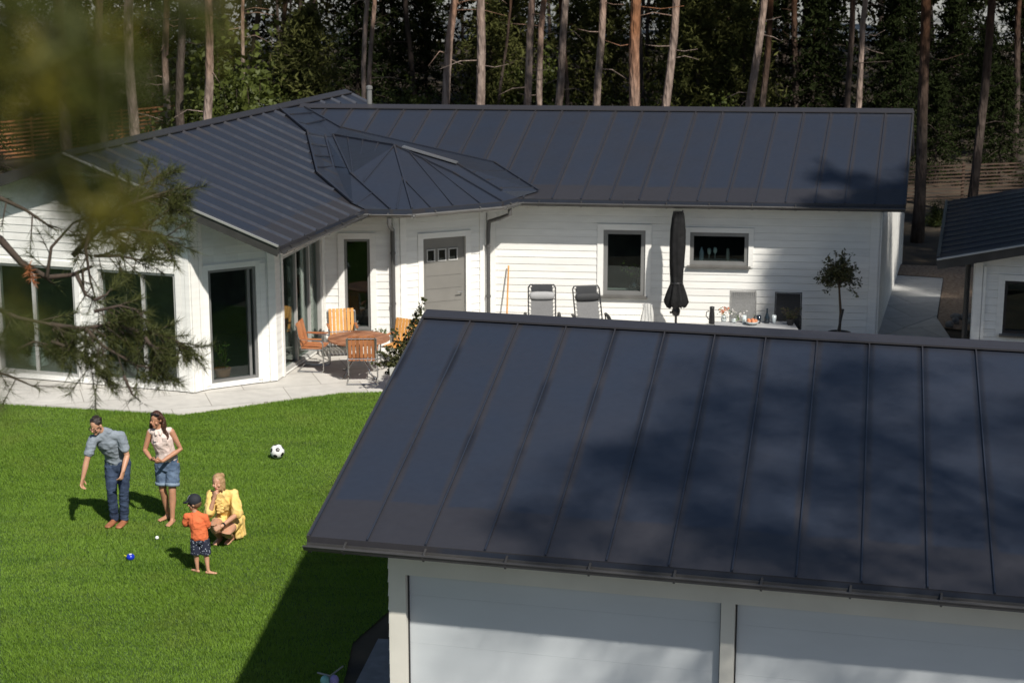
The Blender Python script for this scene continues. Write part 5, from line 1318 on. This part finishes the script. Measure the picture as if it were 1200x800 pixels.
for k in range(9):
    a = k * .7; t = p + V(-.32 + .075 * k, -.02 + .05 * math.sin(k * 2), .5 + .1 * math.sin(k * 2.2)); b = p + V(0, 0, .24); mb.tube([b, lerp(b, t, .5) + V(0, 0, .05), t], .004, 5)
    for i in range(9): q_ = lerp(b, t, .35 + .65 * i / 9); cc.append((q_.x + random.gauss(0, .03), q_.y + random.gauss(0, .03), q_.z + random.gauss(0, .03)))
obj('stem', mb, M['stem'], rt); v, q_ = leaves(cc, .06, .5); np_mesh('foliage', v - np.array(wloc(rt)[:]), q_, M['leaf_green'], rt)

# white cone lamp standing on the floor inside the left window
s_ = FA.sz(14, 430)[0]; p = FA.pt(s_, .05, -.9); rt = thing('floor_lamp', p, 'white cone shaped lamp on the floor inside the leftmost big window', 'lamp')
mb = MB(); mb.lathe([(.19, .02), (.02, .62), (.01, .62)], p, 18); obj('lamp_shade', mb, M['whitepot'], rt); mb = MB(); mb.lathe([(.08, 0), (.08, .02), (.02, .03)], p, 14); obj('base', mb, M['frame'], rt)
# ================================================================ forest
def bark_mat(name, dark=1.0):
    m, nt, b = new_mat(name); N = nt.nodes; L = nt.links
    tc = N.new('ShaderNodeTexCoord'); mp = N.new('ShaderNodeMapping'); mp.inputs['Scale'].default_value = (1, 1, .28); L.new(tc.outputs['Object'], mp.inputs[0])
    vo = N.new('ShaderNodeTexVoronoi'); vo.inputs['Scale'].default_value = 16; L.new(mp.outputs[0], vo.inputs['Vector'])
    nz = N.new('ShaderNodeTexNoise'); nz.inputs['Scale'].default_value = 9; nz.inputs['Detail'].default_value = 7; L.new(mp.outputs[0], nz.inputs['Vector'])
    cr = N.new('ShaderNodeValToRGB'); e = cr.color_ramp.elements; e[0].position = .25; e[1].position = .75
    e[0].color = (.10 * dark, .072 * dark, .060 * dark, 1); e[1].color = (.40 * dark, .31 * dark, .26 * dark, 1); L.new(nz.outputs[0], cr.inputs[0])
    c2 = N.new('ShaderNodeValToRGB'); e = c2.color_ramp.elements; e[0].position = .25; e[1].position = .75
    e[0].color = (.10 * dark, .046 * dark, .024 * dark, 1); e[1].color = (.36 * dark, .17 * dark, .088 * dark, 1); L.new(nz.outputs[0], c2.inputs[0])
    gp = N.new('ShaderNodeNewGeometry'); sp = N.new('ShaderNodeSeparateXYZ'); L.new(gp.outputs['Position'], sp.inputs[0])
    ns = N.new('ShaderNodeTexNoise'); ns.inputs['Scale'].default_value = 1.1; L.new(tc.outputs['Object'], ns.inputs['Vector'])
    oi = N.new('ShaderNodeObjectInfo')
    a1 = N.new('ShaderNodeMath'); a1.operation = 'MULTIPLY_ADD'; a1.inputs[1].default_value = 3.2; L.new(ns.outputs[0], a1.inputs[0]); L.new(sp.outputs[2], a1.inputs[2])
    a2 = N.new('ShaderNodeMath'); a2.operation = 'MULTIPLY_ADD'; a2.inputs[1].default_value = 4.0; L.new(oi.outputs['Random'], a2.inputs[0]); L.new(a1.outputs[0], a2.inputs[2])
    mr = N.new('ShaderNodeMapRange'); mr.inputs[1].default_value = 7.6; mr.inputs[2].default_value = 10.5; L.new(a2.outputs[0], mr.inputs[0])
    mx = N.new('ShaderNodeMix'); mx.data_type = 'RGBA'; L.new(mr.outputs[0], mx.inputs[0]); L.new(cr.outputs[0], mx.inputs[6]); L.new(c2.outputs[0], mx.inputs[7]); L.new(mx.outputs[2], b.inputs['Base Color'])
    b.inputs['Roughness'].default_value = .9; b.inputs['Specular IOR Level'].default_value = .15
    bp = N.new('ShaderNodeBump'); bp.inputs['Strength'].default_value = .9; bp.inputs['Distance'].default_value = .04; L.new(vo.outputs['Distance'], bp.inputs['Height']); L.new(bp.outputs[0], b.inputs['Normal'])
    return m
M['bark'] = bark_mat('pine_bark'); M['bark_shaded'] = bark_mat('shaded_bark', .28)  # second copy has the shade of unlit trunks put into its colour
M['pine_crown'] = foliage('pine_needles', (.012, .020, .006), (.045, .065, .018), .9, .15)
M['bush'] = foliage('bush_leaves', (.014, .023, .005), (.085, .105, .020), 1.3, .3)
M['pine_young'] = foliage('young_pine_needles', (.028, .034, .009), (.12, .125, .038), 1.2, .3, .8, .1)
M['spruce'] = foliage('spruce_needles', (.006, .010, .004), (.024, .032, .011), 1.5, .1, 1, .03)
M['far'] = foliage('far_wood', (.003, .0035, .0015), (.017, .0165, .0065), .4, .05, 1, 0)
M['deadwood'] = mat('grey_dead_wood', (.17, .15, .13), .9, var=.3, vscale=8)
def crown_proto(seed, n, r, h, leaf, clumps=46, layers=True):
    g = np.random.default_rng(seed); pts = []
    for k in range(clumps):
        f = g.random() ** .8; z = h * f; rr = r * (1 - .55 * f) * (.45 + .55 * math.sin(min(1, f * 2.2 + .3) * math.pi / 2)); a = g.uniform(0, 6.28); q = rr * math.sqrt(g.random()) if k > 4 else 0
        c = np.array([q * math.cos(a), q * math.sin(a), z]); m = n // clumps
        d = g.normal(size=(m, 3)); d /= np.linalg.norm(d, axis=1)[:, None]; s = g.uniform(.35, .8)
        pts.append(c + d * (g.random((m, 1)) ** .5) * np.array([s, s, s * .5]))
    return leaves(np.concatenate(pts), leaf, .35, seed=seed)
CROWNS = []
for k in range(3):
    v, q_ = crown_proto(100 + k, 3600, 2.5, 7.5, .26)
    o = np_mesh('crown', v, q_, M['pine_crown']); CROWNS.append(o.data); bpy.data.objects.remove(o)
TREES = 'tall pines standing behind the house'
def trunk_mesh(base, top, r0, m, root, seed, stubs=5, hi=17.0, name='trunk'):
    g = random.Random(seed); d = (top - base); d = d / d.z
    mb = MB(); pts, rs = [], []; n = 14; ph = g.uniform(0, 6)
    for i in range(n + 1):
        z = hi * i / n; w_ = .05 * math.sin(z * .55 + ph) + .03 * math.sin(z * 1.3 + ph * 2)
        pts.append(base + d * z + V(w_, w_ * .6, 0) * min(1, z / 2)); rs.append(r0 * (1.25 if i == 0 else 1.0) * (1 - .62 * (z / hi)))
    mb.tube(pts, rs, 12)
    for k in range(stubs):
        z = g.uniform(2.2, 7.5); p = base + d * z; a = g.uniform(-.9, 3.9); L = g.uniform(.4, 1.5); r1 = .016
        e = V(math.cos(a), -abs(math.sin(a)) * .5, 0); q1 = p + e * L * .5 + V(0, 0, g.uniform(-.1, .12)); q2 = p + e * L + V(0, 0, g.uniform(-.3, .15))
        mb.tube([p, q1, q2], [r1, r1 * .7, r1 * .3], 5)
    return obj(name, mb, m, root, smooth=True)
def pine(px, py, ptop, Y, wpx, m, label, group=None, stubs=5, crown=True, hi=17.0, cz=8.0, cs=1.0):
    lo, tp = atY(px, py, Y), atY(ptop, 0, Y); d = (tp - lo) / (tp.z - lo.z); gz_ = ground_z(lo.x, Y); base = lo + d * (gz_ - .1 - lo.z)
    root = thing('pine_tree', base, label, 'pine tree', group)
    s = FPX / (Y * CP + 5 * SP); r = wpx / s / 2 * 1.06
    trunk_mesh(base, base + d, r, M[m], root, int(px * 7 + Y), stubs, hi)
    if crown:
        c = bpy.data.objects.new('crown', CROWNS[int(px) % 3]); COL.objects.link(c); c.parent = root; c.location = d * cz; c.rotation_euler = (0, 0, px * .7); c.scale = (cs, cs, cs * 1.15)
    return root
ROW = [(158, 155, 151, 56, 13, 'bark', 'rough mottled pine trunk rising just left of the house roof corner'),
 (76, 170, 68, 53, 15, 'bark_shaded', 'dark thick pine trunk behind the near green branches at far left'),
 (122, 165, 117, 57, 11, 'bark_shaded', 'dark pine trunk left of the mottled trunk behind the slat fence'),
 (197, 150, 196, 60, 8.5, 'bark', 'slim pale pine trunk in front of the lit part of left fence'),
 (213.5, 146, 212, 56, 10.5, 'bark_shaded', 'very dark straight pine trunk beside the slim pale trunk'),
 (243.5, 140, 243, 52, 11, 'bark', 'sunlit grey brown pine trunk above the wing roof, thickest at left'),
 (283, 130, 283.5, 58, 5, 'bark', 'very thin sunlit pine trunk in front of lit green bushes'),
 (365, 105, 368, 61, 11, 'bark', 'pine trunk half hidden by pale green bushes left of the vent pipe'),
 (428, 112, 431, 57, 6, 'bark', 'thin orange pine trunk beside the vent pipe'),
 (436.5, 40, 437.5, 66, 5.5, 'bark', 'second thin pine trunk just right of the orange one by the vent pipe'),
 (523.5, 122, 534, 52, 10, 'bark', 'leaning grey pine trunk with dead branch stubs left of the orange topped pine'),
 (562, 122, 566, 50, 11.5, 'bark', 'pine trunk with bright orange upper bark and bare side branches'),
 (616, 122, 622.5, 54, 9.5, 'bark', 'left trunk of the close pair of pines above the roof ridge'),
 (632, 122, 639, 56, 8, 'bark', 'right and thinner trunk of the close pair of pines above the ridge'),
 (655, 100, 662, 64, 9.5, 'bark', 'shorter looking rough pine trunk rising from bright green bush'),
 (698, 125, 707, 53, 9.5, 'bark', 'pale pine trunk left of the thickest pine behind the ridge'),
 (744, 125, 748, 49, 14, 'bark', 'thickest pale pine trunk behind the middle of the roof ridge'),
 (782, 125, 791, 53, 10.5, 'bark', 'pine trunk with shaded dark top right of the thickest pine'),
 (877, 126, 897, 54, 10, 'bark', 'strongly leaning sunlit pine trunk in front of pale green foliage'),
 (894, 126, 902, 59, 8, 'bark_shaded', 'dark pine trunk directly behind the strongly leaning one'),
 (932, 110, 933, 66, 8, 'bark_shaded', 'dark pine trunk right of the pale green foliage'),
 (992, 126, 1000, 57, 7.5, 'bark_shaded', 'reddish dark pine trunk left of a crooked one above right roof end'),
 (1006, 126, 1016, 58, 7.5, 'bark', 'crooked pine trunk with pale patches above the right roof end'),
 (1077, 220, 1085, 47.2, 13.5, 'bark_shaded', 'big dark pine trunk just beyond the right gable of the house'),
 (1143, 200, 1165, 51, 11, 'bark_shaded', 'leaning dark pine trunk rising behind the right slat fence'),
 (1190, 150, 1196, 60, 8, 'bark_shaded', 'dark pine trunk at the right edge behind the outbuilding')]
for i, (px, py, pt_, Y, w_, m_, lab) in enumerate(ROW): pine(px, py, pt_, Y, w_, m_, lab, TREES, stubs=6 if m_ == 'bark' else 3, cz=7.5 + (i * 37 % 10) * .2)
# thinner trunks deeper in the wood: nothing in the photo tells these apart
gr_ = random.Random(5)
for k in range(64):
    Y = gr_.uniform(64, 96); px = gr_.uniform(-60, 1260); 
    pine(px, 60, px + gr_.uniform(-6, 8), Y, gr_.uniform(3.2, 7.0), 'bark_shaded', 'slender dark pine trunk deep in the shaded wood', 'slender pines deep in the wood', stubs=2, cz=gr_.uniform(6.2, 9))
# the far wood: foliage and canopy that reads as one dark mass
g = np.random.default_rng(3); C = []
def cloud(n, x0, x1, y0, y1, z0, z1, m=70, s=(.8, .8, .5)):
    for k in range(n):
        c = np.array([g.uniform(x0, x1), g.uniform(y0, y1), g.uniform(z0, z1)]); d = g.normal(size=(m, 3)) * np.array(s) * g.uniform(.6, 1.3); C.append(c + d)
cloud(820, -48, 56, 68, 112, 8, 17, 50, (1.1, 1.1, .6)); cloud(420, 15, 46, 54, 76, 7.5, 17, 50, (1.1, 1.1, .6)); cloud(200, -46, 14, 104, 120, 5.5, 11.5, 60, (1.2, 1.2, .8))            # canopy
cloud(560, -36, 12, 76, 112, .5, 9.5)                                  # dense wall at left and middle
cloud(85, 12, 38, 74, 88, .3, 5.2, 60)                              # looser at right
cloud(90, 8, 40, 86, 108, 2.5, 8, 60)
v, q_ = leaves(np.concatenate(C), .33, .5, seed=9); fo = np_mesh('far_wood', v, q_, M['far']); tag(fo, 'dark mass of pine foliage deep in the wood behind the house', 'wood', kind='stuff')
# pale open ground beyond the trees
nx_, ny_ = 24, 14; xs = np.linspace(-60, 90, nx_); ys = np.linspace(98, 230, ny_); gx, gy = np.meshgrid(xs, ys); gz = np.vectorize(ground_z)(gx, gy) + .12
idx = np.arange(nx_ * ny_).reshape(ny_, nx_); q_ = np.stack([idx[:-1, :-1], idx[:-1, 1:], idx[1:, 1:], idx[1:, :-1]], -1).reshape(-1, 4)
o = np_mesh('open_ground', np.stack([gx, gy, gz], -1).reshape(-1, 3), q_, M['sand']); o['kind'] = 'structure'
# bushes and young trees
def bush_proto(seed, n, leaf, m, kind):
    g = np.random.default_rng(seed); P, mb = [], MB()
    if kind == 'bush':
        for k in range(26):
            a = g.uniform(0, 6.28); e = g.uniform(.15, 1.5); L = g.uniform(.6, 1.25); t = V(math.cos(a) * math.cos(e) * L, math.sin(a) * math.cos(e) * L, math.sin(e) * L * 1.7 + .2)
            mb.tube([V(0, 0, 0), t * .5 + V(0, 0, .15), t], [.02, .012, .004], 5); m_ = n // 26; f = g.random((m_, 1)) ** .6
            P.append(np.array(t[:]) * (.35 + .7 * f) + g.normal(size=(m_, 3)) * .17)
        asp = .6
    else:
        H_ = 4.6; mb.tube([V(0, 0, 0), V(.02, 0, H_ * .5), V(0, 0, H_)], [.06, .04, .01], 7)
        for k in range(60):
            z = .35 + (H_ - .4) * k / 60; a = k * 2.4 + g.uniform(-.3, .3); L = (1.35 if kind == 'spruce' else 1.2) * (1 - (z / H_) ** (1.1 if kind == 'spruce' else 2.2)) * g.uniform(.75, 1.15) + .12
            dr = -.25 if kind == 'spruce' else .35; b = V(0, 0, z); t = b + V(math.cos(a) * L, math.sin(a) * L, dr * L)
            mb.tube([b, lerp(b, t, .5) + V(0, 0, .05), t], [.015, .01, .004], 5); m_ = n // 60; f = g.random((m_, 1))
            P.append(np.array(b[:]) + (np.array(t[:]) - np.array(b[:])) * (.2 + .85 * f) + g.normal(size=(m_, 3)) * np.array([.11, .11, .06 if kind == 'spruce' else .12]))
        asp = .25
    v, q_ = leaves(np.concatenate(P), leaf, asp, seed=seed + 1)
    return v, q_, mb
PROTO = {}
for kind, n, lf, m_ in (('bush', 3000, .13, M['bush']), ('spruce', 5200, .17, M['spruce']), ('young', 5600, .19, M['pine_young'])):
    for s in range(2):
        v, q_, mb = bush_proto(40 + s * 7 + len(kind), n, lf, m_, kind); o = np_mesh('f', v, q_, m_); me = o.data; bpy.data.objects.remove(o)
        o = obj('s', mb, M['bark_shaded']); me2 = o.data; bpy.data.objects.remove(o); PROTO[kind, s] = (me, me2)
NM = {'bush': ('bush', 'foliage', 'stem', 'bush'), 'spruce': ('spruce_tree', 'crown', 'trunk', 'spruce'), 'young': ('young_pine_tree', 'crown', 'trunk', 'young pine')}
def plant(kind, px, py, Y, s, label, group, var=0):
    x = atX(px, Y, 0); r = thing(NM[kind][0], V(x, Y, ground_z(x, Y) - .05), label, NM[kind][3], group, rz=px * .37)
    me, me2 = PROTO[kind, var]
    for nm, md in ((NM[kind][1], me), (NM[kind][2], me2)):
        c = bpy.data.objects.new(nm, md); COL.objects.link(c); c.parent = r; c.scale = (s, s, s)
    return r
BG = 'leafy bushes at the edge of the wood'
for i, (px, Y, s) in enumerate(((255, 54.5, 1.25), (278, 56, 1.5), (300, 55, 1.5), (320, 54, 1.35), (338, 53, 1.1), (265, 58, 1.9), (305, 59, 2.0), (232, 59, 1.2))):
    plant('bush', px, 0, Y, s, 'leafy green bush catching sun between trunks above the wing roof', BG, i % 2)
for i, (px, Y, s) in enumerate(((590, 60, .8), (540, 62, .9), (650, 59, .9), (690, 62, .8), (720, 62, .9), (505, 64, .9), (480, 66, 1.), (820, 62, .9), (850, 60, 1.0), (880, 63, 1.), (770, 64, 1.0), (600, 66, 1.2), (640, 68, 1.3), (455, 63, .8), (565, 58, .6))):
    plant('bush', px, 0, Y, s, 'low dark bush on the forest floor behind the roof ridge', 'low bushes behind the roof ridge', i % 2)
plant('bush', 641, 0, 57, .8, 'bright green bush at the foot of the rough pine trunk', None, 0)
plant('young', 366, 0, 58.5, 1.15, 'pale green young pine wrapped round a trunk left of the vent pipe', None, 0)
plant('young', 348, 0, 60, 1.0, 'pale green young pine left of the vent pipe, nearer the bushes', None, 1)
for i, (px, Y, s) in enumerate(((815, 63, 1.25), (845, 65, 1.4), (868, 62, 1.1), (800, 68, 1.4), (575, 66, 1.1), (680, 70, 1.3), (710, 68, 1.2), (600, 72, 1.3))):
    plant('young', px, 0, Y, s, 'young pine with soft sunlit needles among the trunks behind the ridge', 'young pines behind the roof ridge', i % 2)
for i, (px, Y, s) in enumerate(((8, 63.5, .95), (-22, 57, 1.0), (60, 66, .9), (135, 72, 1.3), (180, 73, 1.4), (95, 64, 1.2), (250, 66, 1.3), (460, 74, 1.4), (500, 76, 1.3), (420, 72, 1.3), (950, 66, 1.2), (970, 70, 1.2), (1040, 64, 1.2), (1110, 66, 1.2), (1150, 63, 1.0), (1190, 68, 1.3), (1060, 72, 1.3), (1170, 57, .8), (1095, 57, .75), (1050, 60, .9), (1125, 74, 1.3), (905, 72, 1.3))):
    plant('spruce', px, 0, Y, s, 'dark young spruce in the shade of the tall pines', 'young spruces in the wood', i % 2)
plant('bush', 1098, 0, 49.5, .32, 'small yellow green bush beside the big dark trunk right of the house', None, 1)
# slat fences
M['fencewood'] = mat('sunlit_orange_slats', (.34, .135, .06), .7, var=.25, vscale=3); M['fencedark'] = mat('shaded_brown_slats', (.065, .038, .024), .75, var=.25, vscale=3)  # orange sunlight put into the left slat colour, shade into the right
def fence(p, q, h, ns, post, m, label):
    root = thing('slat_fence', (p + q) / 2, label, 'fence'); d = (q - p); L = d.length; d.normalize(); nrm = V(d.y, -d.x, 0)
    mb = MB()
    for i in range(ns): z = .10 + (h - .15) * i / (ns - 1); a = p + nrm * .03 + up * z; mb.bar(a, a + d * L, .022, .055 if h > 1.2 else .036, up)
    sl = obj('slats', mb, m, root); sl['kind'] = 'stuff' if False else 'part'; del sl['kind']
    n = int(L / post)
    for i in range(n + 1): mb = MB(); b = p + d * (L * i / n) - nrm * .025; mb.bar(b, b + up * (h + .02), .07, .07, (0, 1, 0)); obj('post', mb, m, root)
fence(V(-21, 57.5, 0), V(-11.0, 67.5, .0), 1.35, 10, 1.6, M['fencewood'], 'orange brown horizontal slat fence lit by sun at the left edge of the wood')
fence(V(9.0, 52.6, 0), V(21, 55.8, 0), 1.08, 10, 1.9, M['fencedark'], 'brown horizontal slat fence behind the right outbuilding')
# stones beside the outbuilding
for k in range(7):
    p = at(1112 + k * 5 + random.uniform(-3, 3), 378 + random.uniform(-6, 6), 0); mb = MB(); mb.ball((p.x, p.y, .06), (random.uniform(.06, .13), random.uniform(.06, .12), .08), 9, 6)
    tag(obj('stone', mb, mat('grey_stone', (.22, .21, .20), .9, var=.3, vscale=9) if k == 0 else bpy.data.materials['grey_stone'], smooth=True), 'small grey stone in the shaded gravel by the outbuilding', 'stone', 'stones by the outbuilding')
# tall pines beside and behind the photographer whose crowns throw the dappled shade
SH = 'tall pines right of the garage'
for i, (x, y, z0_, sc, lab) in enumerate(((10.9, 27.4, 7.0, 1.0, 0), (12.6, 24.8, 8.8, 1.1, 0), (14.6, 27.0, 6.0, 1.35, 0), (18.5, 26.0, 5.5, 1.35, 0), (10.2, 10.4, 8.6, .95, -2.9), (12.0, 8.0, 7.8, 1.1, -1.2), (15.5, 36, 6, 1.35, 0), (19, 39, 6, 1.35, 0), (14.6, 44, 6.5, 1.3, 0), (22.5, 43, 6, 1.35, 0), (23, 34, 6, 1.35, 0), (16.2, 31.5, 7, 1.2, 0), (9.3, 8.3, 8.5, .95, -3.1))):
    root = thing('pine_tree', V(x, y, 0), 'tall pine standing right of the garage outside the photograph', 'pine tree', SH)
    trunk_mesh(V(x, y, 0), V(x + .02 + lab * .075, y, 1), .17 if lab == 0 else .10, M['bark'], root, 900 + i, 3, 15)
    v, q_ = crown_proto(300 + i, 4600 if i in (4, 5, 12) else 8000, 3.1 if i in (4, 5, 12) else 2.6, 6.5 if i else 5.0, .16 if i in (4, 5, 12) else .24, 64 if i in (4, 5, 12) else 70)
    c = np_mesh('crown', v, q_, M['pine_crown'], root); c.location = (lab, 0, z0_); c.scale = (sc, sc, sc)
# ================================================================ near pine whose branches hang into the picture at the left
NP = V(-2.4, .6, 0); nr = thing('pine_tree', NP, 'near pine with out of focus branches hanging over the left edge', 'pine tree')
trunk_mesh(NP, NP + V(.02, 0, 1), .16, M['bark'], nr, 77, 0, 14)
M['near_needles'] = foliage('near_pine_needles', (.014, .020, .005), (.085, .095, .026), 6, .3); M['olive_needles'] = foliage('olive_near_needles', (.020, .030, .006), (.075, .085, .014), 6, .35); M['yellow_needles'] = foliage('yellowing_needles', (.08, .08, .010), (.21, .18, .02), 6, .4)
M['rust'] = foliage('rust_brown_cone', (.16, .05, .02), (.32, .12, .05), 9, .1); M['twig'] = mat('pine_twig', (.05, .035, .025), .9, var=.3, vscale=30)
NB_, ND_, YB_, YD_, RB_, RD_ = [], [], [], [], [], []
tw = MB(); gg = random.Random(21)
def tuft(p, ax, n, B, D, spread=.9):
    B = NB_ if B is None else B; D = ND_ if D is None else D
    ax = ax.normalized()
    for i in range(n):
        d = V(gg.gauss(0, 1), gg.gauss(0, 1), gg.gauss(0, 1)).normalized(); d = (ax * .9 + d * spread).normalized(); q = p + ax * gg.uniform(-.05, .03); B.append(q[:]); D.append(d[:])
def twigs(pts, dist, r, side=4, L=.13, n=46, B=None, D=None, fr=0.0, drop=.15):
    B = NB_ if B is None else B; D = ND_ if D is None else D
    P = [atd(x, y, dist + k * .04) for k, (x, y) in enumerate(pts)]
    tw.tube(P, [r * (1 - .7 * i / (len(P) - 1)) for i in range(len(P))], 6)
    tot = side * (len(P) - 1)
    for i in range(int(tot * fr), tot):
        f = (i + .5) / side; k = min(int(f), len(P) - 2); b = lerp(P[k], P[k + 1], f - k); ax = (P[k + 1] - P[k]).normalized()
        d = (ax * gg.uniform(.2, .9) + V(gg.uniform(-1, 1), gg.uniform(-1, 1), gg.uniform(-1, .6) - drop) * .9).normalized(); e = b + d * L * gg.uniform(.6, 1.2)
        tw.tube([b, e], [r * .3, r * .15], 4); tuft(e, d, n, B, D); tuft(lerp(b, e, .6), d, n // 2, B, D)
    tuft(P[-1], P[-1] - P[-2], n, B, D)
# branch nearly in focus, from a pine farther along the lawn edge
NP2 = V(-5.7, 9.4, 0); nr2 = thing('pine_tree', NP2, 'pine whose needled branches hang sharply before the big left windows', 'pine tree')
trunk_mesh(NP2, NP2 + V(.02, 0, 1), .16, M['bark'], nr2, 79, 0, 14)
KD = 1.62
twigs([(-120, 260), (-40, 265), (0, 280), (25, 308), (55, 325), (85, 322), (108, 312)], 7.0 * KD, .020 * KD, 1, .10 * KD, 13, fr=.4)
twigs([(-60, 215), (0, 232), (30, 246), (62, 268)], 7.0 * KD, .012 * KD, 2, .10 * KD, 16, fr=.3)
twigs([(55, 325), (60, 290), (85, 262), (120, 245)], 7.0 * KD, .008 * KD, 2, .10 * KD, 24)
twigs([(85, 300), (120, 265), (150, 240), (185, 228), (202, 222)], 7.1 * KD, .011 * KD, 12, .12 * KD, 43)
twigs([(120, 275), (150, 268), (180, 272), (195, 282)], 7.0 * KD, .009 * KD, 10, .11 * KD, 37)
twigs([(108, 265), (100, 290), (106, 330), (112, 350)], 7.0 * KD, .008 * KD, 2, .10 * KD, 14)
twigs([(90, 322), (100, 345), (112, 352)], 6.9 * KD, .009 * KD, 2, .09 * KD, 20)
twigs([(150, 238), (140, 215), (112, 200)], 7.2 * KD, .008 * KD, 10, .10 * KD, 37)
twigs([(60, 380), (95, 385), (130, 380), (165, 388), (200, 395), (222, 408)], 6.6 * KD, .009 * KD, 12, .11 * KD, 41)
twigs([(-30, 350), (20, 372), (60, 380), (75, 400)], 6.6 * KD, .010 * KD, 6, .11 * KD, 31)
twigs([(100, 385), (120, 405), (160, 428), (185, 432)], 6.6 * KD, .008 * KD, 8, .11 * KD, 37)
twigs([(170, 395), (182, 412), (180, 432)], 6.6 * KD, .007 * KD, 8, .10 * KD, 37)
twigs([(-30, 430), (10, 440), (45, 455)], 6.4 * KD, .007 * KD, 2, .10 * KD, 20)
twigs([(145, 440), (155, 462), (165, 470)], 6.5 * KD, .006 * KD, 1, .05 * KD, 10)
twigs([(110, 352), (125, 345), (130, 338)], 6.7 * KD, .006 * KD, 2, .08 * KD, 24)
tuft(atd(38, 325, 6.9 * KD), V(.3, 0, -1), 70, RB_, RD_, 1.4); tuft(atd(33, 318, 6.9 * KD), V(-.3, 0, -1), 40, RB_, RD_, 1.4)
twigs([(110, 300), (140, 300), (165, 305), (180, 298)], 7.0 * KD, .007 * KD, 8, .10 * KD, 35)
twigs([(130, 250), (150, 225), (170, 215), (190, 205)], 7.2 * KD, .007 * KD, 9, .10 * KD, 42)
twigs([(165, 270), (185, 255), (200, 245)], 7.1 * KD, .007 * KD, 9, .10 * KD, 42)
twigs([(60, 400), (90, 410), (110, 425), (118, 440)], 6.6 * KD, .007 * KD, 8, .11 * KD, 35)
twigs([(110, 365), (140, 358), (170, 365)], 6.6 * KD, .007 * KD, 8, .10 * KD, 35)
twigs([(20, 410), (40, 400), (62, 405)], 6.6 * KD, .007 * KD, 6, .10 * KD, 28)
for px, py, dist, z in ((-120, 260, 7.0, 8.2), (-60, 215, 7.0, 8.6), (-30, 350, 6.6, 7.6), (-30, 430, 6.4, 7.0)): tw.tube([NP2 + V(0, 0, z), (NP2 + V(0, 0, z)).lerp(atd(px, py, dist * KD), .5) + V(0, 0, .1), atd(px, py, dist * KD)], [.05, .04, .025], 8)
obj('branch', tw, M['twig'], nr2, smooth=True)
for nm, B, D, m_, L, w_ in (('needles', NB_, ND_, 'near_needles', .085, .0042), ('cone', RB_, RD_, 'rust', .05, .008)):
    v, q_ = needles(B, D, L, w_); np_mesh(nm, v - np.array(nr2.location[:]), q_, M[m_], nr2, tri=True)
tw = MB(); NB_, ND_ = [], []
# branch almost touching the lens, far out of focus
for c, dist, yel, n, rr in (((35, 60), 1.45, 0, 230, .035), ((75, 45), 1.4, 0, 230, .035), ((105, 95), 1.35, 0, 260, .035), ((95, 140), 1.4, 0, 230, .030), ((120, 55), 1.3, 0, 200, .03), ((55, 20), 1.4, 0, 240, .04), ((70, 105), 1.45, 0, 220, .03),
                            ((40, 100), 1.3, 1, 110, .02), ((28, 70), 1.3, 1, 60, .02), ((132, 45), 1.35, 1, 60, .016), ((0, 30), 1.5, 0, 180, .03), ((160, 110), 1.5, 0, 60, .018), ((10, 10), 1.4, 0, 200, .03),
                            ((60, 200), 1.5, 0, 170, .022), ((85, 215), 1.5, 0, 200, .025), ((110, 235), 1.5, 0, 200, .025), ((140, 235), 1.35, 1, 75, .018), ((148, 262), 1.4, 1, 60, .014), ((120, 255), 1.5, 0, 170, .02), ((40, 195), 1.5, 1, 40, .015),
                            ((232, 8), 1.4, 0, 110, .02), ((262, 8), 1.45, 1, 40, .016), ((200, 2), 1.4, 0, 60, .02), ((5, 400), 1.4, 0, 120, .022), ((-5, 370), 1.4, 0, 120, .022), ((10, 430), 1.45, 0, 90, .02), ((15, 350), 1.5, 1, 25, .015)):
    p = atd(c[0], c[1], dist); B, D = (YB_, YD_) if yel else (NB_, ND_)
    for i in range(int(n * (.34 if not yel else .5))):
        o_ = V(gg.gauss(0, rr * .5), gg.gauss(0, .03), gg.gauss(0, rr * .5)); d = V(gg.gauss(.2, .7), gg.gauss(0, .7), gg.gauss(-.3, .7)).normalized(); B.append((p + o_)[:]); D.append((d)[:])
nearN = len(NB_)
for pts, dist in (([(-300, -60), (-40, 10), (60, 40), (110, 95), (95, 150)], 1.4), ([(-300, 120), (-60, 170), (60, 205), (115, 240), (145, 262)], 1.5), ([(60, -120), (150, -40), (235, 5), (262, 12)], 1.45), ([(-200, 330), (-40, 380), (10, 420)], 1.45)):
    tw.tube([atd(x, y, dist) for x, y in pts], [.006, .005, .004, .003, .002][:len(pts)], 6)
# limbs back to the trunk
for px, py, dist, z in ((-300, -60, 1.4, 9.2), (-300, 120, 1.5, 8.8), (60, -120, 1.45, 9.6), (-200, 330, 1.45, 8.4)): tw.tube([NP + V(0, 0, z), (NP + V(0, 0, z)).lerp(atd(px, py, dist), .5) + V(0, 0, .12), atd(px, py, dist)], [.03, .02, .006], 8)
obj('branch', tw, M['twig'], nr, smooth=True)
for nm, B, D, m_, L, w_ in (('needles', NB_, ND_, 'olive_needles', .062, .0026), ('yellow_needles', YB_, YD_, 'yellow_needles', .045, .0026)):
    v, q_ = needles(B, D, L, w_); np_mesh(nm, v - np.array(nr.location[:]), q_, M[m_], nr, tri=True)
v, q_ = crown_proto(555, 2600, 2.2, 5, .2, 40); c = np_mesh('crown', v, q_, M['pine_crown'], nr); c.location = (-.8, -.8, 10.6)
